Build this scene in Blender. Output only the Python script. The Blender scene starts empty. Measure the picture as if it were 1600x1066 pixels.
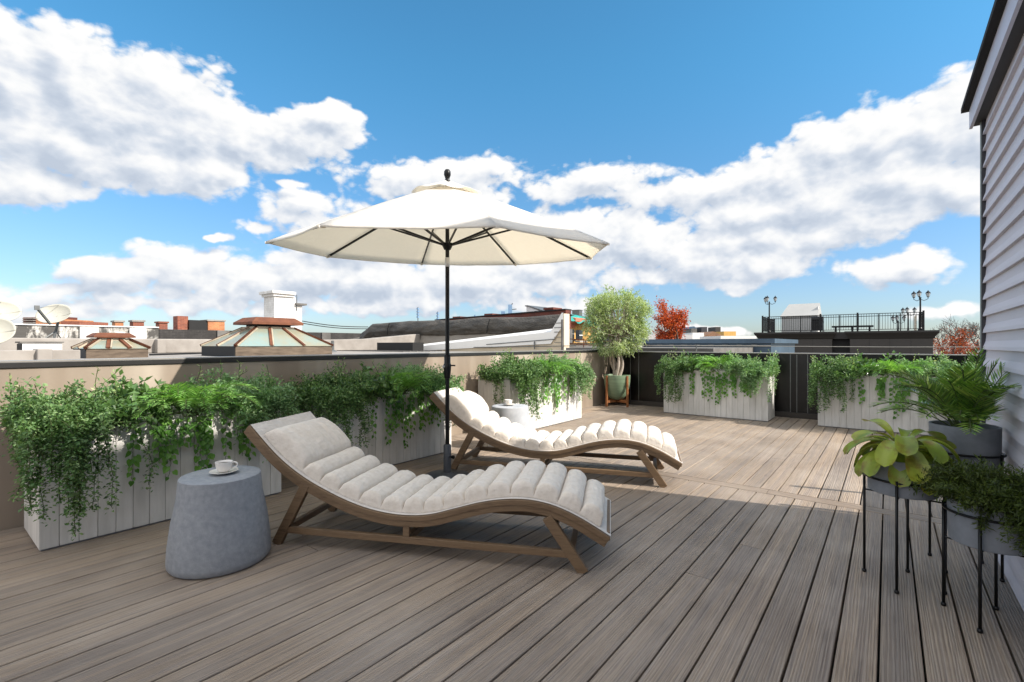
import bpy, math, random
from mathutils import Vector, Matrix, noise as mnoise
R = random.Random(7)
scene = bpy.context.scene
COL = scene.collection
# ------------------------------------------------------------------ camera model (survey of the place)
CH, CF, CHZ = 1.25, 747.0, 538.0
YAW = math.atan(587/747.0)
cc, ss = math.cos(YAW), math.sin(YAW)
def P(u, v, d):
    lat = d*(u-800)/CF
    return Vector((lat*cc-d*ss, d*cc+lat*ss, CH-(v-CHZ)*d/CF))
def PX(u, v, x):
    return P(u, v, x/((u-800)/CF*cc-ss))
def PY(u, v, y):
    return P(u, v, y/(cc+(u-800)/CF*ss))
def lin(h):
    h = h.lstrip('#'); out = []
    for i in (0, 2, 4):
        c = int(h[i:i+2], 16)/255
        out.append(c/12.92 if c <= .04045 else ((c+.055)/1.055)**2.4)
    return (*out, 1)
# ------------------------------------------------------------------ mesh builder
class MB:
    def __init__(s): s.v = []; s.f = []
    def add(s, vs, fs):
        b = len(s.v); s.v += [tuple(p) for p in vs]; s.f += [tuple(i+b for i in f) for f in fs]; return s
    def box(s, c, size, rz=0.0, m=None):
        hx, hy, hz = size[0]/2, size[1]/2, size[2]/2
        vs = [Vector((x, y, z)) for z in (-hz, hz) for y in (-hy, hy) for x in (-hx, hx)]
        if rz: vs = [Matrix.Rotation(rz, 3, 'Z') @ v for v in vs]
        if m: vs = [m @ v for v in vs]
        vs = [v+Vector(c) for v in vs]
        return s.add(vs, [(0,2,3,1),(4,5,7,6),(0,1,5,4),(2,6,7,3),(0,4,6,2),(1,3,7,5)])
    def b2(s, a, b):
        a, b = Vector(a), Vector(b)
        return s.box((a+b)/2, [abs(x) for x in (b-a)])
    def bar(s, p, q, w, h, up=(0,0,1)):
        p, q = Vector(p), Vector(q); d = (q-p).normalized(); u = Vector(up)
        if abs(d.dot(u)) > .98: u = Vector((1,0,0))
        x = d.cross(u).normalized(); z = x.cross(d)
        vs = [e+x*a*w/2+z*b*h/2 for e in (p, q) for a, b in ((-1,-1),(1,-1),(1,1),(-1,1))]
        return s.add(vs, [(0,1,2,3),(7,6,5,4),(0,4,5,1),(1,5,6,2),(2,6,7,3),(3,7,4,0)])
    def tube(s, pts, r, n=8, cap=True):
        pts = [Vector(p) for p in pts]; rs = r if isinstance(r, (list, tuple)) else [r]*len(pts)
        b = len(s.v); t0 = (pts[1]-pts[0]).normalized()
        x = t0.cross(Vector((0,0,1)))
        if x.length < .05: x = Vector((1,0,0))
        x.normalize()
        for i, p in enumerate(pts):
            t = (pts[min(i+1, len(pts)-1)]-pts[max(i-1, 0)])
            t = t.normalized() if t.length > 1e-9 else t0
            x = x-t*x.dot(t)
            x = x.normalized() if x.length > 1e-6 else Vector((1,0,0))
            y = t.cross(x)
            for k in range(n):
                a = 2*math.pi*k/n; s.v.append(tuple(p+(x*math.cos(a)+y*math.sin(a))*rs[i]))
        for i in range(len(pts)-1):
            for k in range(n):
                k2 = (k+1) % n
                s.f.append((b+i*n+k, b+i*n+k2, b+(i+1)*n+k2, b+(i+1)*n+k))
        if cap:
            s.f.append(tuple(b+k for k in range(n))[::-1]); s.f.append(tuple(b+(len(pts)-1)*n+k for k in range(n)))
        return s
    def lathe(s, prof, n=40, c=(0,0,0), rot=None):
        b = len(s.v); c = Vector(c)
        for r, z in prof:
            for k in range(n):
                a = 2*math.pi*k/n; v = Vector((r*math.cos(a), r*math.sin(a), z))
                if rot: v = rot @ v
                s.v.append(tuple(v+c))
        for i in range(len(prof)-1):
            for k in range(n):
                k2 = (k+1) % n
                s.f.append((b+i*n+k, b+i*n+k2, b+(i+1)*n+k2, b+(i+1)*n+k))
        if prof[0][0] > 1e-6: s.f.append(tuple(b+k for k in range(n))[::-1])
        if prof[-1][0] > 1e-6: s.f.append(tuple(b+(len(prof)-1)*n+k for k in range(n)))
        return s
    def prism(s, poly, off):
        n = len(poly); off = Vector(off); vs = [Vector(p) for p in poly]; vs += [p+off for p in vs]
        return s.add(vs, [tuple(range(n)), tuple(range(2*n-1, n-1, -1))]+[(i, i+n, (i+1) % n+n, (i+1) % n) for i in range(n)])
    def torus(s, c, r, tr, n=40, m=8, rot=None):
        b = len(s.v); c = Vector(c)
        for i in range(n):
            a = 2*math.pi*i/n
            for j in range(m):
                t = 2*math.pi*j/m; v = Vector(((r+tr*math.cos(t))*math.cos(a), (r+tr*math.cos(t))*math.sin(a), tr*math.sin(t)))
                if rot: v = rot @ v
                s.v.append(tuple(c+v))
        for i in range(n):
            for j in range(m):
                i2, j2 = (i+1) % n, (j+1) % m
                s.f.append((b+i*m+j, b+i2*m+j, b+i2*m+j2, b+i*m+j2))
        return s
    def grid(s, rows):
        b = len(s.v); w = len(rows[0])
        for r in rows: s.v += [tuple(p) for p in r]
        for i in range(len(rows)-1):
            for j in range(w-1):
                s.f.append((b+i*w+j, b+i*w+j+1, b+(i+1)*w+j+1, b+(i+1)*w+j))
        return s
    # leaves: each one an island of its own
    def leaf(s, p, d, n, L, W, fold=.25):
        x = d.cross(n)
        x = x.normalized() if x.length > 1e-5 else Vector((1,0,0))
        n = x.cross(d)
        m = p+d*L*.45
        return s.add([p, m+x*W/2+n*fold*W, p+d*L, m-x*W/2+n*fold*W], [(0,1,2),(0,2,3)])
    def heart(s, p, d, n, L, W):
        x = d.cross(n)
        x = x.normalized() if x.length > 1e-5 else Vector((1,0,0))
        n = x.cross(d)
        o = [(0,0),(-.12,.25),(.1,.47),(.38,.46),(.68,.26)]
        c = [p+d*L*t-n*.04*L*math.sin(t*3) for t in (0,.1,.38,.68,1)]
        Rr = [p+d*L*a+x*W*b+n*W*b*.22 for a, b in o[1:]]
        Ll = [p+d*L*a-x*W*b+n*W*b*.22 for a, b in o[1:]]
        vs = c+Rr+Ll
        f = []
        for q in (5, 9):
            fs = [(0,q,q+1,1),(1,q+1,q+2,2),(2,q+2,q+3,3),(3,q+3,4)]
            f += fs if q == 5 else [t[::-1] for t in fs]
        return s.add(vs, f)
    def blade(s, p, d, n, L, W, droop, seg=7, shape=None):
        # long curved leaf with a mid rib
        rows = []; d = d.normalized(); x = d.cross(n).normalized(); pos = Vector(p)
        for i in range(seg+1):
            t = i/seg
            w = W*(shape(t) if shape else math.sin(math.pi*min(1, t*.93+.04))**.8)
            nn = x.cross(d)
            rows.append([pos-x*w/2+nn*w*.16, pos-x*w/4+nn*w*.05, pos, pos+x*w/4+nn*w*.05, pos+x*w/2+nn*w*.16])
            pos = pos+d*L/seg
            d = (d+Vector((0,0,-1))*droop/seg).normalized()
        return s.grid(rows)
    def build(s, name, mat, parent=None, smooth=False, bevel=0, world=False, sub=0, solid=0, auto=None):
        me = bpy.data.meshes.new(name)
        vs = s.v
        if world and parent is not None:
            o = WL[parent.name]
            vs = [(a-o[0], b-o[1], c-o[2]) for a, b, c in vs]
        me.from_pydata(vs, [], s.f); me.update()
        ob = bpy.data.objects.new(name, me); COL.objects.link(ob)
        me.materials.append(mat)
        if parent is not None: ob.parent = parent
        if world and parent is not None: WL[ob.name] = WL[parent.name]
        if smooth: me.shade_smooth()
        if solid:
            m = ob.modifiers.new('solid', 'SOLIDIFY'); m.thickness = solid; m.offset = 0
        if bevel:
            m = ob.modifiers.new('bevel', 'BEVEL'); m.width = bevel; m.segments = 2; m.limit_method = 'ANGLE'; m.angle_limit = .6
        if sub:
            m = ob.modifiers.new('sub', 'SUBSURF'); m.levels = m.render_levels = sub
        if auto is not None: me.set_sharp_from_angle(angle=auto)
        return ob
WL = {}
def tag(o, label, cat, group=None, kind=None):
    if label: o['label'] = label
    if cat: o['category'] = cat
    if group: o['group'] = group
    if kind: o['kind'] = kind
    return o
def thing(name, label, cat, loc=(0,0,0), rz=0.0, group=None, scale=1.0):
    o = bpy.data.objects.new(name, None); COL.objects.link(o); o.empty_display_size = .1
    o.location = loc; o.rotation_euler = (0,0,rz); o.scale = (scale,)*3
    WL[o.name] = tuple(loc)
    return tag(o, label, cat, group)
def copy_tree(o, parent=None):
    c = o.copy(); COL.objects.link(c)
    if parent is not None: c.parent = parent
    for ch in list(o.children): copy_tree(ch, c)
    return c
# ------------------------------------------------------------------ materials
def newmat(name):
    m = bpy.data.materials.new(name); m.use_nodes = True
    nt = m.node_tree; b = nt.nodes['Principled BSDF']
    return m, nt, b
def N(nt, t, **k):
    n = nt.nodes.new(t)
    for a, v in k.items(): setattr(n, a, v)
    return n
def mixc(nt, fac, a, b, mode='MIX'):
    n = N(nt, 'ShaderNodeMix', data_type='RGBA', blend_type=mode)
    for i, x in ((0, fac), (6, a), (7, b)):
        if hasattr(x, 'is_output'): nt.links.new(x, n.inputs[i])
        else: n.inputs[i].default_value = x
    return n.outputs[2]
def ramp(nt, src, stops):
    n = N(nt, 'ShaderNodeValToRGB'); e = n.color_ramp.elements
    while len(e) < len(stops): e.new(.5)
    for i, (p, c) in enumerate(stops):
        e[i].position = p; e[i].color = c if len(c) == 4 else (*c, 1)
    nt.links.new(src, n.inputs[0]); return n.outputs[0]
def coords(nt, scale=(1,1,1), kind='Object'):
    tc = N(nt, 'ShaderNodeTexCoord'); mp = N(nt, 'ShaderNodeMapping'); mp.inputs['Scale'].default_value = scale
    nt.links.new(tc.outputs[kind], mp.inputs[0]); return mp.outputs[0]
def noi(nt, vec, scale=5, detail=4, rough=.55, dist=0):
    n = N(nt, 'ShaderNodeTexNoise'); n.inputs['Scale'].default_value = scale; n.inputs['Detail'].default_value = detail
    n.inputs['Roughness'].default_value = rough; n.inputs['Distortion'].default_value = dist
    nt.links.new(vec, n.inputs['Vector']); return n.outputs[0]
def bump(nt, b, h, strength=.3, dist=.01):
    n = N(nt, 'ShaderNodeBump'); n.inputs['Strength'].default_value = strength; n.inputs['Distance'].default_value = dist
    nt.links.new(h, n.inputs['Height']); nt.links.new(n.outputs[0], b.inputs['Normal'])
def gray(x): return (x, x, x, 1)
def plain(name, c, rough=.5, metal=0, var=.12, scale=8, bmp=.15, stretch=(1,1,1), c2=None, spec=.5, bdist=.004):
    m, nt, b = newmat(name)
    c = lin(c) if isinstance(c, str) else c
    c2 = (lin(c2) if isinstance(c2, str) else c2) or tuple([x*(1-var*2) for x in c[:3]])+(1,)
    v = coords(nt, stretch)
    n1 = noi(nt, v, scale, 6, .6)
    nt.links.new(mixc(nt, ramp(nt, n1, [(.3, gray(0)), (.7, gray(1))]), c2, c), b.inputs['Base Color'])
    b.inputs['Roughness'].default_value = rough; b.inputs['Metallic'].default_value = metal
    b.inputs['Specular IOR Level'].default_value = spec
    if bmp: bump(nt, b, noi(nt, v, scale*6, 4, .6), bmp, bdist)
    return m
def foliage(name, cols, rough=.45, trans=.3, spec=.4):
    m, nt, b = newmat(name)
    g = N(nt, 'ShaderNodeNewGeometry')
    col = ramp(nt, g.outputs['Random Per Island'], [(i/(len(cols)-1), lin(c)) for i, c in enumerate(cols)])
    v = coords(nt); big = noi(nt, v, 5, 2)
    col = mixc(nt, ramp(nt, big, [(.35, gray(0)), (.65, gray(.5))]), col, mixc(nt, 1.0, col, (.75,.95,.65,1), 'MULTIPLY'))
    nt.links.new(col, b.inputs['Base Color']); b.inputs['Roughness'].default_value = rough
    b.inputs['Specular IOR Level'].default_value = spec
    t = N(nt, 'ShaderNodeBsdfTranslucent'); nt.links.new(mixc(nt, 1.0, col, (1.2,1.25,.6,1), 'MULTIPLY'), t.inputs[0])
    mx = N(nt, 'ShaderNodeMixShader'); mx.inputs[0].default_value = trans
    nt.links.new(b.outputs[0], mx.inputs[1]); nt.links.new(t.outputs[0], mx.inputs[2])
    nt.links.new(mx.outputs[0], nt.nodes['Material Output'].inputs[0])
    return m
def deck_mat():
    m, nt, b = newmat('composite_decking')
    g = N(nt, 'ShaderNodeNewGeometry'); tc = N(nt, 'ShaderNodeTexCoord')
    off = N(nt, 'ShaderNodeVectorMath', operation='SCALE'); off.inputs[0].default_value = (13.1, 37.7, 5.3)
    nt.links.new(g.outputs['Random Per Island'], off.inputs['Scale'])
    add = N(nt, 'ShaderNodeVectorMath', operation='ADD'); nt.links.new(tc.outputs['Object'], add.inputs[0]); nt.links.new(off.outputs[0], add.inputs[1])
    def mp(sc):
        q = N(nt, 'ShaderNodeMapping'); q.inputs['Scale'].default_value = sc; nt.links.new(add.outputs[0], q.inputs[0]); return q.outputs[0]
    streak = noi(nt, mp((20, .45, 1)), 1, 4, .55, .6)
    fine = noi(nt, mp((230, 3.4, 1)), 1, 4, .6, .4)
    wav = N(nt, 'ShaderNodeTexWave', wave_type='BANDS', bands_direction='X'); wav.inputs['Scale'].default_value = 1
    wav.inputs['Distortion'].default_value = 13; wav.inputs['Detail'].default_value = 3; wav.inputs['Detail Scale'].default_value = .7
    nt.links.new(mp((26, .8, 1)), wav.inputs['Vector'])
    base = ramp(nt, streak, [(.25, lin('#82766d')), (.42, lin('#8f8378')), (.55, lin('#9a8a79')), (.68, lin('#9c9085')), (.8, lin('#877c73'))])
    isl = ramp(nt, g.outputs['Random Per Island'], [(0, (.80,.79,.78)), (.5, (1,.975,.94)), (1, (1.1,1.05,.98))])
    base = mixc(nt, 1.0, base, isl, 'MULTIPLY')
    base = mixc(nt, ramp(nt, fine, [(.36, gray(.55)), (.52, gray(0))]), base, lin('#574c45'))
    base = mixc(nt, ramp(nt, wav.outputs[0], [(.0, gray(.34)), (.14, gray(0))]), base, lin('#564b44'))
    blot = noi(nt, coords(nt), 1.3, 4, .6)
    base = mixc(nt, ramp(nt, blot, [(.4, gray(0)), (.75, gray(.28))]), base, lin('#c9bcae'))
    nt.links.new(base, b.inputs['Base Color']); b.inputs['Roughness'].default_value = .62
    b.inputs['Specular IOR Level'].default_value = .3
    mixh = N(nt, 'ShaderNodeMath', operation='ADD'); nt.links.new(fine, mixh.inputs[0]); nt.links.new(wav.outputs[0], mixh.inputs[1])
    bump(nt, b, mixh.outputs[0], .6, .004)
    return m
def wood(name, c1, c2, scale=(3,3,3), rough=.5, axis=None):
    m, nt, b = newmat(name)
    v = coords(nt, axis or (4, 40, 40)); n1 = noi(nt, v, 1, 5, .6, .8)
    nt.links.new(ramp(nt, n1, [(.3, lin(c1)), (.5, lin(c2)), (.72, lin(c1))]), b.inputs['Base Color'])
    b.inputs['Roughness'].default_value = rough; bump(nt, b, n1, .12, .003); return m
def plank_mat():
    m, nt, b = newmat('whitewashed_planks')
    v = coords(nt, (9, 9, 1.2)); n1 = noi(nt, v, 2, 5, .6, .3); n2 = noi(nt, coords(nt), 2.2, 4)
    g = N(nt, 'ShaderNodeNewGeometry')
    c = ramp(nt, n1, [(.3, lin('#c6c3bd')), (.6, lin('#d8d5d0')), (.8, lin('#cdcac4'))])
    c = mixc(nt, ramp(nt, n2, [(.45, gray(0)), (.8, gray(.3))]), c, lin('#a8a49a'))
    c = mixc(nt, 1.0, c, ramp(nt, g.outputs['Random Per Island'], [(0, gray(.88)), (1, gray(1.06))]), 'MULTIPLY')
    nt.links.new(c, b.inputs['Base Color']); b.inputs['Roughness'].default_value = .7
    bump(nt, b, noi(nt, coords(nt, (60, 60, 4)), 1, 4), .2, .003); return m
def brick_mat(name, c1, c2, mortar, sx=1.0, stain=0.0):
    m, nt, b = newmat(name)
    tc = N(nt, 'ShaderNodeTexCoord'); sp = N(nt, 'ShaderNodeSeparateXYZ'); nt.links.new(tc.outputs['Object'], sp.inputs[0])
    ad = N(nt, 'ShaderNodeMath', operation='ADD'); nt.links.new(sp.outputs[0], ad.inputs[0]); nt.links.new(sp.outputs[1], ad.inputs[1])
    cb = N(nt, 'ShaderNodeCombineXYZ'); nt.links.new(ad.outputs[0], cb.inputs[0]); nt.links.new(sp.outputs[2], cb.inputs[1])
    br = N(nt, 'ShaderNodeTexBrick'); nt.links.new(cb.outputs[0], br.inputs['Vector'])
    br.inputs['Scale'].default_value = 4.4*sx; br.inputs['Color1'].default_value = lin(c1); br.inputs['Color2'].default_value = lin(c2)
    br.inputs['Mortar'].default_value = lin(mortar); br.inputs['Mortar Size'].default_value = .012
    br.inputs['Brick Width'].default_value = 1.0; br.inputs['Row Height'].default_value = .32
    c = br.outputs[0]
    if stain:
        n1 = noi(nt, coords(nt, (1.2, 1.2, .7)), 1.6, 8, .72, .3)
        c = mixc(nt, ramp(nt, n1, [(.43, gray(0)), (.55, gray(stain))]), c, lin('#24211e'))
    else:
        c = mixc(nt, ramp(nt, noi(nt, coords(nt), 1.5, 5), [(.4, gray(0)), (.8, gray(.5))]), c, lin('#4a3026'))
    nt.links.new(c, b.inputs['Base Color']); b.inputs['Roughness'].default_value = .85
    bump(nt, b, br.outputs['Fac'], -.4, .01); return m
def fabric(name, c1, c2, trans=0, tint=(1,1,1,1), weave=900):
    m, nt, b = newmat(name)
    v = coords(nt); n1 = noi(nt, v, 26, 5, .65)
    c = mixc(nt, ramp(nt, n1, [(.35, gray(0)), (.65, gray(1))]), lin(c1), lin(c2))
    nt.links.new(c, b.inputs['Base Color']); b.inputs['Roughness'].default_value = .9; b.inputs['Sheen Weight'].default_value = .25
    h = noi(nt, coords(nt, (1, .25, 1)), 38, 3, .5); h2 = noi(nt, v, weave, 1)
    ad = N(nt, 'ShaderNodeMath', operation='MULTIPLY_ADD'); nt.links.new(h2, ad.inputs[0]); ad.inputs[1].default_value = .06; nt.links.new(h, ad.inputs[2])
    bump(nt, b, ad.outputs[0], .5, .014)
    if trans:
        t = N(nt, 'ShaderNodeBsdfTranslucent'); t.inputs[0].default_value = tint
        mx = N(nt, 'ShaderNodeMixShader'); mx.inputs[0].default_value = trans
        nt.links.new(b.outputs[0], mx.inputs[1]); nt.links.new(t.outputs[0], mx.inputs[2])
        nt.links.new(mx.outputs[0], nt.nodes['Material Output'].inputs[0])
    return m
def tanwall_mat():
    m, nt, b = newmat('tan_metal_panel')
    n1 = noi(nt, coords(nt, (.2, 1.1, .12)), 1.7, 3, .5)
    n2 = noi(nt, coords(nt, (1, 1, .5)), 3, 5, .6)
    c = ramp(nt, n1, [(.3, lin('#85786b')), (.5, lin('#918374')), (.72, lin('#b8ac9d'))])  # pale vertical bands put the panel's soft highlights into its colour
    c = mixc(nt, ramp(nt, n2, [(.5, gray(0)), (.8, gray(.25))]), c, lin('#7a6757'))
    nt.links.new(c, b.inputs['Base Color']); b.inputs['Roughness'].default_value = .36; b.inputs['Metallic'].default_value = .05
    w = N(nt, 'ShaderNodeTexWave', bands_direction='Y'); w.inputs['Scale'].default_value = .33; w.inputs['Distortion'].default_value = 1.5
    w.inputs['Detail'].default_value = 0
    nt.links.new(coords(nt, (.01, 1, .05)), w.inputs['Vector']); bump(nt, b, w.outputs[0], .5, .05)
    return m
def blackpanel_mat():
    m, nt, b = newmat('black_glossy_panel')
    n1 = noi(nt, coords(nt, (2.2, 1, 1.2)), 2.2, 8, .68, .6)
    c = ramp(nt, n1, [(.4, lin('#0a0909')), (.6, lin('#131211')), (.74, lin('#2f2d2b')), (.88, lin('#4c4946'))])
    nt.links.new(c, b.inputs['Base Color']); b.inputs['Roughness'].default_value = .28; b.inputs['Specular IOR Level'].default_value = .35
    bump(nt, b, noi(nt, coords(nt, (1.5, 1, .5)), 2, 2), .25, .03); return m
M = {}
M['deck'] = deck_mat()
M['plank'] = plank_mat()
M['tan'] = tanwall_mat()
M['black_panel'] = blackpanel_mat()
M['charcoal'] = plain('charcoal_metal', '#2f2e2d', .45, .3, .15, 6, .05)
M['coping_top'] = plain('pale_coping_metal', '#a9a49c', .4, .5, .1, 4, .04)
M['void'] = plain('dark_underdeck', '#0c0b0a', .9, 0, .1, 3, 0)
M['black'] = plain('black_powder_coat', '#121212', .4, .4, .15, 20, .05)
M['teak'] = wood('weathered_teak', '#5c4733', '#776047', axis=(5, 55, 55), rough=.5)
M['canvas'] = fabric('oatmeal_canvas', '#d2c7b9', '#ddd3c7')
M['cover'] = fabric('taupe_cover', '#c6beb5', '#d2cbc3')
M['umb'] = fabric('ivory_canopy', '#ebe9e6', '#f0eeeb', trans=.5, tint=(.98,.92,.80,1), weave=700)
M['alu'] = plain('brushed_aluminium', '#c9c9c9', .35, .7, .1, 20, .03)
M['slate'] = plain('slate_sleeve', '#4b4f55', .5, .3, .1, 14, .1)
M['concrete'] = plain('blue_grey_concrete', '#93969a', .7, 0, .12, 34, .3, c2='#7e8288')
M['concrete_pale'] = plain('pale_grey_concrete', '#b7b9bc', .75, 0, .1, 7, .15, c2='#9ea1a5')
M['pot'] = plain('grey_fibre_pot', '#82858a', .75, 0, .12, 9, .25, c2='#6b6f74')
M['china'] = plain('white_china', '#e6e0d8', .22, 0, .03, 5, 0, spec=.6)
M['coffee'] = plain('coffee', '#2a170d', .08, 0, .1, 5, 0)
M['soil'] = plain('potting_soil', '#2b2019', .95, 0, .3, 40, .6, bdist=.01)
M['green_glaze'] = plain('sage_glaze', '#7f9377', .4, 0, .15, 3, .08, stretch=(1,1,8), c2='#66795f')
M['pot_wood'] = wood('walnut_stand', '#6d4022', '#8d5a32', axis=(30, 30, 4))
M['bark'] = plain('pale_bark', '#bfb2a4', .85, 0, .25, 18, .5, stretch=(1,1,.3), c2='#94867a')
M['stem'] = plain('green_stem', '#4c5a2c', .7, 0, .2, 20, .1)
M['shrub'] = foliage('shrub_leaf', ['#3f5838', '#5d7c4c', '#73925b', '#4b683f', '#98b07c', '#557345'])
M['shrub2'] = foliage('shrub_leaf_pale', ['#5c7c54', '#7b9b6b', '#95b183', '#66895b', '#adc397'])
M['sprig'] = foliage('sprig_leaf', ['#8fa76c', '#b7c592', '#c9c8a4', '#7f9c5d'])
M['broad'] = foliage('broad_leaf', ['#38522b', '#4c6a3b', '#5d7d46', '#7d9a60'], rough=.3, spec=.6)
M['fern'] = foliage('fern_leaf', ['#5d8a40', '#7aa854', '#98c06c', '#68964a'], trans=.35)
M['vine'] = foliage('heart_leaf', ['#46702c', '#5d8a38', '#7aa54c', '#4f7d33'], rough=.35, trans=.35)
M['palm'] = foliage('palm_leaflet', ['#45662a', '#648838', '#8fac4c', '#3a5824', '#b4c566'], rough=.32, spec=.55)
M['juniper'] = foliage('juniper_needle', ['#333f1a', '#4a5824', '#626e32', '#2b3617'])
M['olive'] = foliage('ficus_leaf', ['#93a072', '#aab58a', '#c2caa2', '#84936a', '#d3d9b8', '#9eab7c'], trans=.4)
M['redleaf'] = foliage('autumn_red_leaf', ['#a83b1c', '#c95528', '#8f2f1a', '#d97038', '#b94a24'], trans=.35)
M['rustleaf'] = foliage('autumn_rust_leaf', ['#8f3a1e', '#a94f28', '#752c1a', '#b8622f'], trans=.3)
M['orangeleaf'] = foliage('autumn_orange_leaf', ['#a8703a', '#c08a4c', '#8f5a30'], trans=.3)
M['twig'] = plain('bare_twig', '#5f564f', .9, 0, .2, 10, .1)
M['siding'] = plain('lavender_siding', '#c9c6cf', .55, 0, .07, 2.2, .16, stretch=(1,.3,2), bdist=.002)
M['trim_dark'] = plain('dark_soffit', '#37363a', .6, 0, .1, 5, .05)
M['fascia'] = plain('white_fascia', '#c5c6d4', .5, 0, .06, 3, .05)
M['cornerpost'] = plain('grey_green_post', '#7f8a88', .5, 0, .1, 6, .05)
M['shingle'] = plain('black_shingle', '#1d1d1f', .9, 0, .2, 20, .5)
M['membrane'] = plain('beige_roof_membrane', '#a09a93', .85, 0, .1, 1.1, .25, c2='#7a736c')
M['membrane_dark'] = plain('weathered_roof', '#76726d', .9, 0, .3, 1.2, .3)
M['peeling'] = brick_mat('peeling_white_brick', '#d8d4cd', '#c6c1b8', '#a9a39a', 1, .9)
M['whitebrick'] = brick_mat('white_painted_brick', '#e4e1dc', '#d9d5cf', '#c4bfb8', 1, .22)
M['blackbrick'] = brick_mat('tarred_brick', '#3a3735', '#2c2a29', '#55504b', 1, .5)
M['brick'] = brick_mat('red_brick', '#96563f', '#804534', '#a08b7b')
M['brick_dark'] = brick_mat('dark_red_brick', '#6d3426', '#58291f', '#6b554a')
M['brick_orange'] = brick_mat('orange_brick', '#c08052', '#ad6c43', '#b59b84')
M['yellow'] = plain('ochre_stucco', '#d3a65c', .8, 0, .08, 2, .1)
M['salmon'] = plain('salmon_cornice', '#b9745a', .8, 0, .1, 2, .1)
M['turq'] = plain('turquoise_sheet', '#2fa79b', .5, 0, .25, 5, .5, bdist=.05)
M['dark_glass'] = plain('dark_window', '#20262c', .1, 0, .2, 3, 0)
M['rust'] = plain('rusted_sheet', '#7a4a30', .75, .2, .25, 5, .2, c2='#573222')
M['old_wood'] = plain('weathered_curb', '#6f6152', .9, 0, .3, 4, .4, stretch=(1,1,5), c2='#453a30')
M['tar'] = plain('tar_black', '#141312', .7, 0, .2, 4, .2)
M['rib_cream'] = plain('cream_rib', '#b3a58f', .6, 0, .15, 6, .1)
M['wire_glass'] = plain('frosted_wire_glass', '#778f8d', .3, 0, .1, 1.6, .05, c2='#8f8062', spec=.6)
M['dish'] = plain('dish_paint', '#b4b2a6', .5, 0, .06, 4, .03)
M['galv'] = plain('galvanised_steel', '#6f7170', .5, .5, .15, 8, .05)
M['white_metal'] = plain('white_metal_roof', '#e3e0da', .5, 0, .04, .6, .03)
M['cream_wall'] = plain('cream_wall', '#d9c9ae', .8, 0, .06, .8, .08)
M['tarp'] = plain('grey_tarpaulin', '#5f5a53', .7, 0, .25, 1.6, .8, stretch=(1,1,2.5), c2='#3c3935', bdist=.08)
M['tarp_pale'] = plain('faded_tarpaulin', '#8f877c', .8, 0, .15, 1.2, .5, bdist=.05)
M['terrace'] = plain('dark_brown_cladding', '#39342f', .6, 0, .1, 1, .05)
M['terrace_trim'] = plain('dark_brown_cornice', '#2b2724', .6, 0, .1, 2, .05)
M['shed'] = plain('grey_bulkhead_cladding', '#a9a8a4', .6, .1, .06, 1, .05)
M['white'] = plain('white_paint', '#dcdad6', .6, 0, .06, 2, .05)
M['lamp_glass'] = plain('frosted_lantern_glass', '#cfd3d2', .2, 0, .04, 5, 0)
M['slate_blue'] = plain('blue_grey_metal', '#566a7c', .4, .4, .2, 1.5, .1)
M['ground'] = plain('city_ground', '#6d6a62', .95, 0, .2, .02, 0)
M['pale_roof'] = plain('pale_roof', '#bcb9b8', .8, 0, .08, .4, .05)
M['brown_roof'] = plain('brown_shingle_roof', '#8f6a50', .85, 0, .2, .8, .1)
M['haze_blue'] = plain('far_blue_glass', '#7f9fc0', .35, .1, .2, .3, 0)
# ------------------------------------------------------------------ setting: ground, deck
g = MB().grid([[(-2500+500*i, -2500+500*j, -9.0) for j in range(11)] for i in range(11)])
tag(g.build('ground', M['ground']), None, None, kind='structure')
XL, YB, XR, YH = -4.685, 9.36, .522, 4.5
PITCH, X0 = .141, -.5925
mb = MB()
def plank(mb, x0, x1, y0, y1, zt, th=.045, ch=.0025):
    pr = [(x0, zt-th), (x1, zt-th), (x1, zt-ch), (x1-ch, zt), (x0+ch, zt), (x0, zt-ch)]
    n = 6
    vs = [(x, y0, z) for x, z in pr]+[(x, y1, z) for x, z in pr]
    mb.add(vs, [tuple(range(n)), tuple(range(2*n-1, n-1, -1))]+[(i, i+n, (i+1) % n+n, (i+1) % n) for i in range(n)])
k = -30
while True:
    x0 = X0+k*PITCH; k += 1
    if x0 > 1.25: break
    if x0+PITCH < XL: continue
    a, b = x0+.0042, x0+PITCH-.0042
    for (s0, s1) in ((-2.6, 4.458), (4.598, YB)):
        cuts = [s0]
        if R.random() < .42: cuts.append(R.uniform(s0+.9, s1-.5))
        cuts.append(s1)
        for q in range(len(cuts)-1): plank(mb, a, b, cuts[q]+.0025, cuts[q+1]-.0025, 0)
deck = mb.build('deck', M['deck'])
tag(deck, None, None, kind='structure')
# border board running across the planks
mb = MB()
xs = [XL, -2.9, -.8, 1.25]
for i in range(3):
    b = len(mb.v)
    plank(mb, 4.464, 4.592, xs[i]+.002, xs[i+1]-.002, .0005)
    for j in range(b, len(mb.v)):
        x, y, z = mb.v[j]; mb.v[j] = (x, y, z)
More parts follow.
